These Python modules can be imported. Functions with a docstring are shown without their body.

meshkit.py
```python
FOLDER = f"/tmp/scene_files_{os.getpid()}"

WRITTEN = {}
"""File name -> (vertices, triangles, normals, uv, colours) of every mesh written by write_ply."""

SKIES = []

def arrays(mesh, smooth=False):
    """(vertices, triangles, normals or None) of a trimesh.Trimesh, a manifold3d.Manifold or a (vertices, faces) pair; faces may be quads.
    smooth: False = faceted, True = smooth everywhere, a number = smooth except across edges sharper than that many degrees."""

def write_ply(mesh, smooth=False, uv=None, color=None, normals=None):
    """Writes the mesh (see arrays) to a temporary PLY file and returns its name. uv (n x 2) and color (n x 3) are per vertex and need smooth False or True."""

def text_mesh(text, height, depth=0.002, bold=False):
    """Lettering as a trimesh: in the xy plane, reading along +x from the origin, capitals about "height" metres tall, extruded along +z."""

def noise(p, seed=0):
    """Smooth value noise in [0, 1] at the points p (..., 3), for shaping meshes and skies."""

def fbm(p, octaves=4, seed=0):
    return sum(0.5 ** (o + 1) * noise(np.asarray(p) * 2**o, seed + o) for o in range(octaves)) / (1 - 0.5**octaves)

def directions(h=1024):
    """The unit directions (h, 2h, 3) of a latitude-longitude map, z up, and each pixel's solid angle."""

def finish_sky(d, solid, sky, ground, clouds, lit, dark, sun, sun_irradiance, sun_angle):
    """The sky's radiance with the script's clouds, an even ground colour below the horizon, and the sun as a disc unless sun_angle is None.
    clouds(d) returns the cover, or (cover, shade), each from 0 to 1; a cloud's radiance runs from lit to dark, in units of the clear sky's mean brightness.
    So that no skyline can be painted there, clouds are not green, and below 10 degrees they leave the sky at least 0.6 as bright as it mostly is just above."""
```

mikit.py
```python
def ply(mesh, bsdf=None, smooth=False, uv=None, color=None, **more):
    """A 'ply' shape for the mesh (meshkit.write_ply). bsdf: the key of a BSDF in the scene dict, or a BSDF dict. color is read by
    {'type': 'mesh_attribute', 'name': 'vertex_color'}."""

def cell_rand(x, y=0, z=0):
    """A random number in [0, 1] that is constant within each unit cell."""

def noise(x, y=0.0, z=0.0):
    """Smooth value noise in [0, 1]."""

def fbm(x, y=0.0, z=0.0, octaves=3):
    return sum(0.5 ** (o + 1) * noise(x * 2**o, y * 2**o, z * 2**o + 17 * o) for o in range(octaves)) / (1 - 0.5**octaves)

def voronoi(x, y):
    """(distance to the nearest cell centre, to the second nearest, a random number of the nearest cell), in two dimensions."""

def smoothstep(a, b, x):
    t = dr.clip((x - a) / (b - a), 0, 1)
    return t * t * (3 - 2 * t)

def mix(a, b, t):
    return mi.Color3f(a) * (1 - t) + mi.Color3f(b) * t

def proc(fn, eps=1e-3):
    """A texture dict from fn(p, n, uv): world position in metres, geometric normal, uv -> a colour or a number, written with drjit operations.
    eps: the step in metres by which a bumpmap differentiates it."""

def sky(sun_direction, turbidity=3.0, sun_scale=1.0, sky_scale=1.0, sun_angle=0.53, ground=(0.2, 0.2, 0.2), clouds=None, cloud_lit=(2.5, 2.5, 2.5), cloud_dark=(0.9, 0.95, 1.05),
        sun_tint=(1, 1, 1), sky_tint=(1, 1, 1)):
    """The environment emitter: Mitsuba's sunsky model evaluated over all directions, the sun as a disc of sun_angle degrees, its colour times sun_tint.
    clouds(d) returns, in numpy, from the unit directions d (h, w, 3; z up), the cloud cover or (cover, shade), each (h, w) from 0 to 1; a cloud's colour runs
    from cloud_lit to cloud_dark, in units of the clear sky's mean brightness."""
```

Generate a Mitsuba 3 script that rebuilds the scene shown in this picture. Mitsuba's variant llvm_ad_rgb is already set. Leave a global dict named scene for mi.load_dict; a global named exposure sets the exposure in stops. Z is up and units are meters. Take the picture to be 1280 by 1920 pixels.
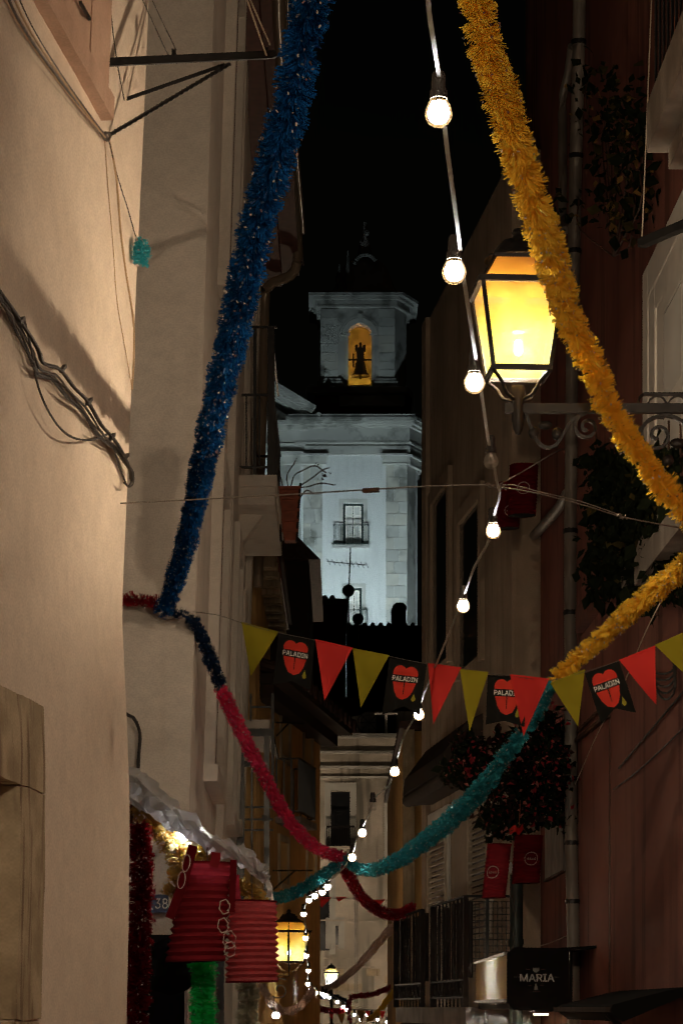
import math, random
import numpy as np
import trimesh
import drjit as dr
import mitsuba as mi
import mikit, meshkit
from mikit import proc, noise, fbm, smoothstep, mix, voronoi, cell_rand
from shapely.geometry import Polygon, Point, box as sbox, LineString
from shapely.ops import unary_union
from shapely import affinity

T4 = mi.ScalarTransform4f
random.seed(7)
RNG = np.random.default_rng(7)

# ------------------------------------------------------------------ camera, sky, exposure
F, CX, HZ, EYE = 5000.0, 640.0, 1890.0, 1.6      # lens in photo pixels, principal x, horizon row, eye height
scene = {
    'camera': {'type': 'perspective', 'fov_axis': 'x', 'fov': math.degrees(2 * math.atan(640 / F)),
               'principal_point_offset_y': (960 - HZ) / 1920.0,
               'near_clip': 0.1, 'far_clip': 2000.0,
               'to_world': T4().look_at(origin=[0, 0, EYE], target=[0, 1, EYE], up=[0, 0, 1])},
    'sky': {**mikit.sky((0.3, -0.5, 0.25), turbidity=3, sun_scale=0.0, sky_scale=0.008, sky_tint=(1.9, 1.15, 0.6), ground=(0.1, 0.1, 0.1)),
            'sampling_weight': 0.3},
}
exposure = 0.0
LAMP = 9.9          # street lantern intensity
BULB = 0.88           # festoon bulb intensity
labels = {}


def P(x, y, D):
    """The point seen at photo pixel (x, y) at distance D along the street."""
    return np.array([(x - CX) / F * D, D, EYE + (HZ - y) / F * D])


# ------------------------------------------------------------------ bookkeeping
_count = {}


def thing(name, label, cat, group=None, kind=None):
    n = _count.get(name, 0)
    _count[name] = n + 1
    key = name if n == 0 else f'{name}_{n:03d}'
    labels[key] = {'label': label, 'category': cat}
    if group:
        labels[key]['group'] = group
    if kind:
        labels[key]['kind'] = kind
    return key


def part(parent, name, mesh, bsdf, smooth=False, label=None, kind=None, to=None, **more):
    base = f'{parent}__{name}'
    n = _count.get(base, 0)
    _count[base] = n + 1
    key = base if n == 0 else f'{base}_{n:03d}'
    d = dict(mesh) if isinstance(mesh, dict) else mikit.ply(mesh, bsdf, smooth=smooth)
    if to is not None:
        d['to_world'] = to
    d.update(more)
    scene[key] = d
    if label or kind:
        labels[key] = {}
        if label:
            labels[key]['label'] = label
        if kind:
            labels[key]['kind'] = kind
    return key


def single(name, mesh, bsdf, label, cat, group=None, kind=None, smooth=False, **more):
    key = thing(name, label, cat, group, kind)
    scene[key] = {**mikit.ply(mesh, bsdf, smooth=smooth), **more}
    return key


def structure(name, mesh, bsdf, smooth=False):
    scene[name] = mikit.ply(mesh, bsdf, smooth=smooth)
    labels[name] = {'kind': 'structure'}


# ------------------------------------------------------------------ mesh helpers
def cat(ms):
    ms = [m for m in ms if m is not None]
    return ms[0] if len(ms) == 1 else trimesh.util.concatenate(ms)


def bx(x0, x1, y0, y1, z0, z1):
    m = trimesh.creation.box(extents=(x1 - x0, y1 - y0, z1 - z0))
    m.apply_translation(((x0 + x1) / 2, (y0 + y1) / 2, (z0 + z1) / 2))
    return m


def hexa(a, b, c, d, depth):
    """Solid from quad a b c d (anticlockwise seen from outside) pushed back by vector depth."""
    q = np.array([a, b, c, d], float)
    v = np.vstack([q, q + np.asarray(depth, float)])
    f = np.array([[0, 1, 2], [0, 2, 3], [5, 4, 7], [5, 7, 6]] + [x for i in range(4) for j in [(i + 1) % 4] for x in ([i, i + 4, j + 4], [i, j + 4, j])])
    m = trimesh.Trimesh(v, f, process=False)
    if m.volume < 0:
        m.invert()
    return m


def beam(p, q, w, h=None, up=(0, 0, 1)):
    """A bar of section w x h from p to q."""
    p, q = np.asarray(p, float), np.asarray(q, float)
    h = h or w
    t = q - p
    L = np.linalg.norm(t)
    t = t / L
    up = np.array(up, float)
    if abs(t @ up) > 0.98:
        up = np.array([0, 1.0, 0])
    a = np.cross(t, up)
    a /= np.linalg.norm(a)
    b = np.cross(a, t)
    m = trimesh.creation.box(extents=(1, 1, 1))
    v = m.vertices
    m.vertices = (p + q) / 2 + np.outer(v[:, 0] * L, t) + np.outer(v[:, 1] * w, a) + np.outer(v[:, 2] * h, b)
    if m.volume < 0:
        m.invert()
    return m


def spline(pts, step=0.05, closed=False):
    p = np.asarray(pts, float)
    if len(p) == 2:
        n = max(2, int(np.linalg.norm(p[1] - p[0]) / step))
        return p[0] + (p[1] - p[0]) * np.linspace(0, 1, n + 1)[:, None]
    e = np.vstack([2 * p[0] - p[1], p, 2 * p[-1] - p[-2]])
    out = []
    for i in range(1, len(e) - 2):
        a, b, c, d = e[i - 1:i + 3]
        n = max(1, int(np.linalg.norm(c - b) / step))
        t = (np.arange(n) / n)[:, None]
        out.append(0.5 * (2 * b + (c - a) * t + (2 * a - 5 * b + 4 * c - d) * t ** 2 + (3 * b - a - 3 * c + d) * t ** 3))
    out.append(p[-1:])
    return np.vstack(out)


def frames(p):
    t = np.gradient(p, axis=0)
    t /= np.linalg.norm(t, axis=1, keepdims=True) + 1e-12
    ref = np.where(np.abs(t[:, 2:]) < 0.9, [[0, 0, 1.0]], [[1.0, 0, 0]])
    a = np.cross(t, ref)
    a /= np.linalg.norm(a, axis=1, keepdims=True) + 1e-12
    return t, a, np.cross(t, a)


def tube(pts, r, sides=6, caps=True):
    p = np.asarray(pts, float)
    r = np.broadcast_to(np.asarray(r, float), (len(p),))
    t, a, b = frames(p)
    ang = np.arange(sides) * 2 * np.pi / sides
    v = p[:, None] + r[:, None, None] * (np.cos(ang)[None, :, None] * a[:, None] + np.sin(ang)[None, :, None] * b[:, None])
    i, j = np.meshgrid(np.arange(len(p) - 1), np.arange(sides), indexing='ij')
    k = (j + 1) % sides
    q = np.stack([i * sides + j, i * sides + k, (i + 1) * sides + k, (i + 1) * sides + j], -1).reshape(-1, 4)
    f = np.vstack([q[:, [0, 1, 2]], q[:, [0, 2, 3]]])
    v = v.reshape(-1, 3)
    if caps:
        n = len(v)
        v = np.vstack([v, p[:1], p[-1:]])
        j = np.arange(sides)
        f = np.vstack([f, np.stack([np.full(sides, n), (j + 1) % sides, j], 1), np.stack([np.full(sides, n + 1), j + n - sides, (j + 1) % sides + n - sides], 1)])
    m = trimesh.Trimesh(v, f, process=False)
    if m.volume < 0:
        m.invert()
    return m


def ribbon(pts, w, thick, widthdir):
    """A flat cable: section w x thick, its width lying along widthdir as far as the path lets it."""
    p = np.asarray(pts, float)
    t = np.gradient(p, axis=0)
    t /= np.linalg.norm(t, axis=1, keepdims=True)
    wd = np.broadcast_to(np.asarray(widthdir, float), p.shape)
    wd = wd - t * (wd * t).sum(1, keepdims=True)
    wd /= np.linalg.norm(wd, axis=1, keepdims=True)
    b = np.cross(t, wd)
    v = np.stack([p + wd * w / 2 + b * thick / 2, p - wd * w / 2 + b * thick / 2, p - wd * w / 2 - b * thick / 2, p + wd * w / 2 - b * thick / 2], 1).reshape(-1, 3)
    i, j = np.meshgrid(np.arange(len(p) - 1), np.arange(4), indexing='ij')
    k = (j + 1) % 4
    q = np.stack([i * 4 + j, i * 4 + k, (i + 1) * 4 + k, (i + 1) * 4 + j], -1).reshape(-1, 4)
    return trimesh.Trimesh(v, np.vstack([q[:, [0, 1, 2]], q[:, [0, 2, 3]]]), process=False)


def lathe(prof, sides=20, axis_to=None):
    """prof: (r, z) rows; revolved about z."""
    prof = np.asarray(prof, float)
    ang = np.arange(sides) * 2 * np.pi / sides
    v = np.stack([prof[:, None, 0] * np.cos(ang), prof[:, None, 0] * np.sin(ang), np.repeat(prof[:, None, 1], sides, 1)], -1).reshape(-1, 3)
    i, j = np.meshgrid(np.arange(len(prof) - 1), np.arange(sides), indexing='ij')
    k = (j + 1) % sides
    q = np.stack([i * sides + j, i * sides + k, (i + 1) * sides + k, (i + 1) * sides + j], -1).reshape(-1, 4)
    m = trimesh.Trimesh(v, np.vstack([q[:, [0, 1, 2]], q[:, [0, 2, 3]]]), process=False)
    if m.volume < 0:
        m.invert()
    return m


def moved(m, t):
    m = m.copy()
    m.apply_translation(t)
    return m


def slab(poly, depth):
    geoms = getattr(poly, 'geoms', [poly])
    return cat([trimesh.creation.extrude_polygon(g, depth, engine='earcut') for g in geoms if g.area > 1e-9])


def mapped(m, fn):
    """fn(u, v, w) -> world for the vertices of m; orientation kept outward where it can be."""
    m = m.copy()
    m.vertices = fn(m.vertices[:, 0], m.vertices[:, 1], m.vertices[:, 2])
    if m.is_watertight and m.volume < 0:
        m.invert()
    return m


class Wall:
    """An upright facade from ground point a to b (x, y); outward is the side given by sign."""

    def __init__(self, a, b, sign=1):
        self.a, self.b = np.array(a, float), np.array(b, float)
        self.t = (self.b - self.a) / np.linalg.norm(self.b - self.a)
        self.L = np.linalg.norm(self.b - self.a)
        self.n = sign * np.array([self.t[1], -self.t[0]])

    def hit(self, x, y, off=0.0):
        """(s, z) of the facade, pushed out by off, seen at pixel (x, y)."""
        d = np.array([(x - CX) / F, 1.0])
        o = self.a + self.n * off
        k = (o @ self.n) / (d @ self.n)
        return float((d * k - o) @ self.t), EYE + (HZ - y) / F * k

    def pt(self, s, z, off=0.0):
        s, z, off = np.broadcast_arrays(np.asarray(s, float), np.asarray(z, float), np.asarray(off, float))
        xy = self.a + s[..., None] * self.t + off[..., None] * self.n
        return np.concatenate([xy, z[..., None]], -1)

    def at(self, x, y, off=0.0):
        s, z = self.hit(x, y, off)
        return self.pt(s, z, off)

    def block(self, s0, s1, z0, z1, d0, d1):
        """A box on the facade: d0..d1 outward."""
        return mapped(bx(s0, s1, d0, d1, z0, z1), lambda u, v, w: self.pt(u, w, v))

    def pxblock(self, x0, y0, x1, y1, d0, d1, off=0.0):
        sa, za = self.hit(x0, y0, off)
        sb, zb = self.hit(x1, y1, off)
        return self.block(min(sa, sb), max(sa, sb), min(za, zb), max(za, zb), d0, d1)

    def plate(self, poly, d0, d1):
        return mapped(slab(poly, d1 - d0), lambda u, v, w: self.pt(u, v, w + d0))


# ------------------------------------------------------------------ materials
def bs(name, d):
    scene[name] = d
    return name


def rgb(c):
    return {'type': 'rgb', 'value': list(c)}


def plaster(name, c0, c1, scale=1.2, rough=0.9, bump=0.0015, streak=0.0, dirt=(0.1, 0.08, 0.06), grain=90.0, sf=5.0):
    def col(p, n, uv):
        m = fbm(p.x * scale, p.y * scale, p.z * scale, 4)
        c = mix(c0, c1, smoothstep(0.3, 0.7, m))
        f = fbm(p.x * 14, p.y * 14, p.z * 14, 2)
        g = noise(p.x * 130, p.y * 130, p.z * 130)
        c = c * (0.93 + 0.14 * f) * (0.90 + 0.20 * g)
        if streak > 0:
            s = fbm(p.x * sf, p.y * sf, p.z * sf * 0.09, 3)
            c = mix(c, mi.Color3f(dirt), streak * smoothstep(0.5, 0.75, s))
        return c

    def bmp(p, n, uv):
        return fbm(p.x * grain, p.y * grain, p.z * grain, 2) * 0.6 + fbm(p.x * 3, p.y * 3, p.z * 3, 2) * 0.8

    return bs(name, {'type': 'twosided', 'b': {'type': 'bumpmap', 'arbitrary': proc(bmp, eps=2e-3), 'scale': bump,
              'bsdf': {'type': 'principled', 'base_color': proc(col), 'roughness': rough, 'specular': 0.25}}})


def paint(name, c, rough=0.5, metallic=0.0, spec=0.5, vary=0.15, scale=20.0, clearcoat=0.0):
    def col(p, n, uv):
        return mi.Color3f(c) * (1 - vary + 2 * vary * fbm(p.x * scale, p.y * scale, p.z * scale, 3))
    return bs(name, {'type': 'twosided', 'b': {'type': 'principled', 'base_color': proc(col), 'roughness': rough, 'metallic': metallic, 'specular': spec, 'clearcoat': clearcoat}})


def thin(name, c, trans=0.8, rough=0.35, spec_trans=0.0):
    return bs(name, {'type': 'principledthin', 'base_color': rgb(c), 'roughness': rough, 'diff_trans': trans, 'spec_trans': spec_trans, 'eta': 1.5})


def foil(name, c, rough=0.18):
    return bs(name, {'type': 'twosided', 'b': {'type': 'principled', 'base_color': rgb(c), 'roughness': rough, 'metallic': 0.95}})


CREAM = plaster('plaster_cream', (0.71, 0.61, 0.50), (0.63, 0.535, 0.435), 0.5, bump=0.0015, streak=0.10, dirt=(0.46, 0.37, 0.28), grain=60.0)
PALE = plaster('plaster_pale', (0.72, 0.65, 0.57), (0.63, 0.57, 0.50), 1.0, bump=0.0012, streak=0.25, dirt=(0.3, 0.24, 0.19))
RED = plaster('plaster_red', (0.13, 0.048, 0.036), (0.20, 0.08, 0.06), 0.9, bump=0.002, streak=0.5, dirt=(0.03, 0.014, 0.011))
PINKRED = plaster('plaster_pinkred', (0.16, 0.06, 0.046), (0.25, 0.11, 0.085), 0.7, bump=0.002, streak=0.55, dirt=(0.03, 0.013, 0.011))
BEIGE = plaster('plaster_beige', (0.48, 0.37, 0.275), (0.36, 0.275, 0.20), 1.0, bump=0.002, streak=0.4, sf=9.0, dirt=(0.2, 0.15, 0.11))
OCHRE = plaster('plaster_ochre', (0.56, 0.345, 0.14), (0.46, 0.28, 0.11), 1.0, streak=0.3, dirt=(0.25, 0.14, 0.05))
GREYFRONT = plaster('plaster_grey', (0.50, 0.44, 0.37), (0.30, 0.265, 0.22), 1.1, streak=0.85, dirt=(0.13, 0.12, 0.10), bump=0.004, grain=20)
STONE = plaster('stone_surround', (0.46, 0.37, 0.25), (0.32, 0.25, 0.16), 6.0, bump=0.005, streak=0.75, sf=22.0, dirt=(0.16, 0.11, 0.07))
PINKSTONE = plaster('stone_pink', (0.52, 0.36, 0.27), (0.44, 0.29, 0.21), 2.0, streak=0.3, dirt=(0.28, 0.18, 0.13))
CONCRETE = plaster('concrete', (0.26, 0.23, 0.20), (0.17, 0.15, 0.13), 3.0, streak=0.5, dirt=(0.12, 0.1, 0.08))
CHWHITE = plaster('church_plaster', (0.72, 0.72, 0.70), (0.66, 0.66, 0.64), 0.12, streak=0.15, dirt=(0.42, 0.42, 0.40), bump=0.004, grain=10)


def church_stone(name, c0, c1, dirty):
    def col(p, n, uv):
        m = fbm(p.x * 0.5, p.y * 0.5, p.z * 0.5, 4)
        c = mix(c0, c1, smoothstep(0.3, 0.7, m))
        s = fbm(p.x * 0.9 + 3, p.y * 0.9, p.z * 0.7, 4)
        return mix(c, mi.Color3f((0.13, 0.13, 0.11)), dirty * smoothstep(0.5, 0.72, s))
    return bs(name, {'type': 'twosided', 'b': {'type': 'principled', 'base_color': proc(col), 'roughness': 0.9, 'specular': 0.2}})


CHSTONE = [church_stone(f'church_stone_{c}', a, b, d) for c, a, b, d in (('pale', (0.60, 0.59, 0.54), (0.50, 0.49, 0.45), 0.6), ('grey', (0.50, 0.49, 0.45), (0.42, 0.41, 0.38), 0.75), ('warm', (0.58, 0.55, 0.48), (0.48, 0.46, 0.41), 0.5))]
CHDARK = church_stone('church_roof', (0.05, 0.045, 0.04), (0.07, 0.06, 0.05), 0.5)
CHDOME = church_stone('church_dome', (0.55, 0.48, 0.44), (0.65, 0.58, 0.53), 0.5)
IRON = paint('black_iron', (0.02, 0.02, 0.02), 0.45, 0.3, vary=0.3)
MATTIRON = paint('matt_iron', (0.010, 0.008, 0.008), 0.75, 0.0, 0.2, vary=0.3)
GREENIRON = paint('green_iron', (0.03, 0.045, 0.04), 0.5, 0.3, vary=0.3)
GLOSSBLACK = paint('gloss_black', (0.018, 0.018, 0.018), 0.2)
RUBBER = paint('black_rubber', (0.03, 0.027, 0.025), 0.6)
CABLEGREY = paint('cable_grey', (0.07, 0.06, 0.05), 0.6)
CORDBEIGE = paint('cord_beige', (0.45, 0.32, 0.2), 0.8)
ROPE = paint('rope_pale', (0.5, 0.42, 0.33), 0.9)
WIRE = paint('steel_wire', (0.22, 0.2, 0.18), 0.4, 0.6)
CORDGREEN = paint('cord_green', (0.66, 0.70, 0.62), 0.55)
PIPE = paint('pipe_grey', (0.19, 0.165, 0.14), 0.5, vary=0.3, scale=6)
GUTTER = bs('gutter_paint', {'type': 'twosided', 'b': {'type': 'principled', 'base_color': rgb((0.34, 0.27, 0.2)), 'roughness': 0.22, 'metallic': 0.4}})
WOOD = paint('dark_wood', (0.07, 0.035, 0.022), 0.7, vary=0.3)
REDBROWN = paint('red_brown_board', (0.12, 0.04, 0.026), 0.7, vary=0.3)
WHITEPAINT = paint('white_paint', (0.80, 0.75, 0.68), 0.5, vary=0.12, scale=5)
SHUTTER = paint('shutter_paint', (0.60, 0.50, 0.38), 0.6, vary=0.2, scale=6)
DARKGLASS = bs('dark_glass', {'type': 'twosided', 'b': {'type': 'principled', 'base_color': rgb((0.012, 0.013, 0.015)), 'roughness': 0.08, 'specular': 0.6}})
CURTAIN = paint('curtain_grey', (0.6, 0.58, 0.54), 0.8, vary=0.2, scale=2)
TERRACOTTA = paint('terracotta', (0.30, 0.085, 0.045), 0.7, vary=0.3)
TILE = paint('roof_tile', (0.055, 0.026, 0.018), 0.8, vary=0.35)
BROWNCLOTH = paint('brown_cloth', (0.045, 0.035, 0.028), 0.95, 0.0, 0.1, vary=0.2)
BLACKCLOTH = paint('black_cloth', (0.007, 0.007, 0.007), 0.95, 0.0, 0.08)
LETTER = paint('letter_grey', (0.42, 0.42, 0.4), 0.7, vary=0.05)
LETTERDIM = paint('letter_dim', (0.16, 0.16, 0.15), 0.7, vary=0.05)
LETTERRED = paint('letter_red', (0.07, 0.02, 0.02), 0.7, vary=0.05)
LETTERWHITE = paint('letter_white', (0.75, 0.72, 0.68), 0.5, vary=0.03)
PLATEBLUE = paint('plate_blue', (0.025, 0.035, 0.075), 0.25)
BRONZE = paint('bronze_bell', (0.03, 0.025, 0.015), 0.5, 0.5)
LEAFDARK = thin('leaf_dark', (0.014, 0.019, 0.010), 0.6, 0.45)
LEAFOLIVE = thin('leaf_olive', (0.06, 0.05, 0.018), 0.6, 0.45)
LEAFRED = thin('leaf_brown', (0.045, 0.022, 0.018), 0.6, 0.45)
PETALRED = thin('petal_red', (0.32, 0.035, 0.045), 0.7, 0.5)
PETALPINK = thin('petal_pink', (0.5, 0.17, 0.15), 0.7, 0.5)
PETALYELLOW = thin('petal_yellow', (0.25, 0.15, 0.05), 0.7, 0.5)
CLEARGLASS = bs('clear_glass', {'type': 'thindielectric', 'int_ior': 1.5})


def pane_dust(p, n, uv):
    return 0.055 + 0.34 * dr.square(fbm(p.x * 11, p.y * 11, p.z * 4, 4)) + 0.10 * smoothstep(0.55, 0.8, fbm(p.x * 30, p.y * 30, p.z * 5, 3)) + 0.025 * noise(p.x * 60, p.y * 60, p.z * 12)


LANTERNPANE = bs('lantern_pane', {'type': 'mask', 'opacity': proc(pane_dust),
                 'b': {'type': 'principledthin', 'base_color': rgb((0.52, 0.30, 0.06)), 'roughness': 0.5, 'diff_trans': 1.3, 'eta': 1.3}})
HOODPANE = bs('hood_pane', {'type': 'mask', 'opacity': 0.8, 'b': {'type': 'principledthin', 'base_color': rgb((0.30, 0.125, 0.018)), 'roughness': 0.5, 'diff_trans': 1.0, 'eta': 1.3}})
BULBSHELL = bs('bulb_envelope', {'type': 'mask', 'opacity': 0.09, 'b': {'type': 'principledthin', 'base_color': rgb((0.050, 0.036, 0.019)), 'roughness': 0.5, 'diff_trans': 1.2, 'eta': 1.3}})
DUSTYGLASS = bs('dusty_glass', {'type': 'mask', 'opacity': 0.16, 'b': {'type': 'principledthin', 'base_color': rgb((0.5, 0.45, 0.38)), 'roughness': 0.25, 'diff_trans': 0.8, 'eta': 1.6}})
LAMPCREAM = paint('lamp_cream', (0.6, 0.4, 0.12), 0.5)
FROSTED = bs('bulb_frosted', {'type': 'diffuse', 'reflectance': rgb((0.7, 0.68, 0.62))})
LAMPGLASS = bs('lamp_envelope', {'type': 'diffuse', 'reflectance': rgb((0.6, 0.5, 0.3))})
GROUND = plaster('street_stone', (0.16, 0.14, 0.12), (0.11, 0.1, 0.09), 3.0, rough=0.6, bump=0.004)

# ------------------------------------------------------------------ lamps
LAMPCOL = np.array([1.0, 0.77, 0.53])
BULBCOL = np.array([1.0, 0.84, 0.62])

BODY_T, BODY_B, BODY_H = 0.18, 0.128, 0.365       # half widths, height of the glazed body


def frustum_bars(h0, z0, h1, z1, w):
    c0 = [np.array([sx * h0, sy * h0, z0]) for sx, sy in ((-1, -1), (1, -1), (1, 1), (-1, 1))]
    c1 = [np.array([sx * h1, sy * h1, z1]) for sx, sy in ((-1, -1), (1, -1), (1, 1), (-1, 1))]
    return c0, c1, [beam(a, b, w) for a, b in zip(c0, c1)]


def ring_bars(h, z, w, hh):
    c = [np.array([sx * h, sy * h, z]) for sx, sy in ((-1, -1), (1, -1), (1, 1), (-1, 1))]
    e = w / 2
    out = []
    for i in range(4):
        a, b = c[i], c[(i + 1) % 4]
        t = (b - a) / np.linalg.norm(b - a)
        out.append(beam(a - t * e * (i % 2), b + t * e * (i % 2), w, hh))
    return out


def quad(a, b, c, d):
    return trimesh.Trimesh(np.array([a, b, c, d]), [[0, 1, 2], [0, 2, 3]], process=False)


_zt = BODY_H
_c0, _c1, _bars = frustum_bars(BODY_B, 0, BODY_T, _zt, 0.017)
_h0, _h1, _hbars = frustum_bars(BODY_T - 0.005, _zt + 0.02, 0.118, _zt + 0.125, 0.012)
LANTERN = {
    'frame': mikit.ply(cat(_bars + ring_bars(BODY_B, -0.006, 0.018, 0.022) + ring_bars(BODY_T + 0.008, _zt + 0.008, 0.026, 0.026) + _hbars + ring_bars(0.118, _zt + 0.13, 0.016, 0.016)), IRON),
    'pane': [mikit.ply(quad(_c0[i], _c0[(i + 1) % 4], _c1[(i + 1) % 4], _c1[i]), LANTERNPANE) for i in range(4)],
    'hood_pane': [mikit.ply(quad(_h0[i], _h0[(i + 1) % 4], _h1[(i + 1) % 4], _h1[i]), HOODPANE) for i in range(4)],
    'bottom_pane': mikit.ply(quad(*[np.array([x * 0.93, y * 0.93, 0.0]) for x, y, z in _c0]), LANTERNPANE),
    'cap': mikit.ply(lathe([(0.155, _zt + 0.138), (0.15, _zt + 0.15), (0.115, _zt + 0.165), (0.10, _zt + 0.195), (0.075, _zt + 0.222), (0.03, _zt + 0.235), (0.022, _zt + 0.25), (0.03, _zt + 0.262), (0.018, _zt + 0.28), (0, _zt + 0.285)], 16), IRON, smooth=40),
    'lamp_holder': mikit.ply(cat([lathe([(0, _zt + 0.12), (0.035, _zt + 0.12), (0.035, 0.24), (0.028, 0.18), (0, 0.18)], 12)]), LAMPCREAM, smooth=40),
    'lamp': lathe([(0, 0.145), (0.012, 0.142), (0.018, 0.125), (0.018, 0.09), (0.01, 0.078), (0, 0.075)], 12),
    'leg': [mikit.ply(tube(spline([(sx * BODY_B, sy * BODY_B, -0.015), (sx * 0.085, sy * 0.085, -0.06), (sx * 0.062, sy * 0.062, -0.105), (sx * 0.02, sy * 0.02, -0.125)], 0.02), 0.0085, 6), IRON, smooth=50) for sx, sy in ((-1, -1), (1, -1), (1, 1), (-1, 1))],
}


def lantern(pos, yaw, inten, label, scale=1.0, weight=8.0, simple=False):
    k = thing('street_lantern', label, 'street lamp', 'glazed iron street lanterns of the alley')
    M = T4().translate(list(map(float, pos))).rotate([0, 0, 1], yaw).scale(scale)
    part(k, 'frame', LANTERN['frame'], None, to=M)
    for q in LANTERN['pane']:
        part(k, 'pane', q, None, to=M)
    for q in LANTERN['hood_pane']:
        part(k, 'hood_pane', q, None, to=M)
    part(k, 'bottom_pane', LANTERN['bottom_pane'], None, to=M)
    part(k, 'cap', LANTERN['cap'], None, to=M)
    h = part(k, 'lamp_holder', LANTERN['lamp_holder'], None, to=M)
    area = 0.0023 * scale ** 2
    part(k, 'lamp', LANTERN['lamp'], LAMPGLASS, smooth=True, to=M,
         emitter={'type': 'area', 'radiance': rgb(LAMPCOL * inten / area), 'sampling_weight': weight})
    for q in LANTERN['leg']:
        part(k, 'leg', q, None, to=M)
    return k


BULB_PROF = [(0.0, -0.048), (0.0118, -0.0457), (0.0214, -0.0392), (0.0278, -0.0294), (0.0302, -0.018), (0.0286, -0.0080), (0.0245, 0.0015), (0.0205, 0.0100), (0.0190, 0.0200)]
_bulb_glass = lathe(BULB_PROF, 18)
_bulb_glass_small = lathe(BULB_PROF[::2], 10)
_core = [(r * 0.93, z * 0.93) for r, z in BULB_PROF[:-1]]
_shell = [(r * 1.17, z * 1.14 + 0.001) for r, z in BULB_PROF[:-2]] + [(0.0215, 0.0195)]
BULB_PLY, BULB_PLY_S = mikit.ply(lathe(_core, 18), FROSTED, smooth=True), mikit.ply(lathe(_core[::2], 10), FROSTED, smooth=True)
SHELL_PLY, SHELL_PLY_S = mikit.ply(lathe(_shell, 20), BULBSHELL, smooth=True), mikit.ply(lathe(_shell[::2], 10), BULBSHELL, smooth=True)
BULB_CLEAR = mikit.ply(_bulb_glass, DUSTYGLASS, smooth=True)
SOCKET_PLY = mikit.ply(lathe([(0.019, 0.017), (0.0222, 0.019), (0.0222, 0.038), (0.0185, 0.043), (0.0175, 0.078), (0.012, 0.088), (0, 0.089)], 14), RUBBER, smooth=40)
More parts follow.
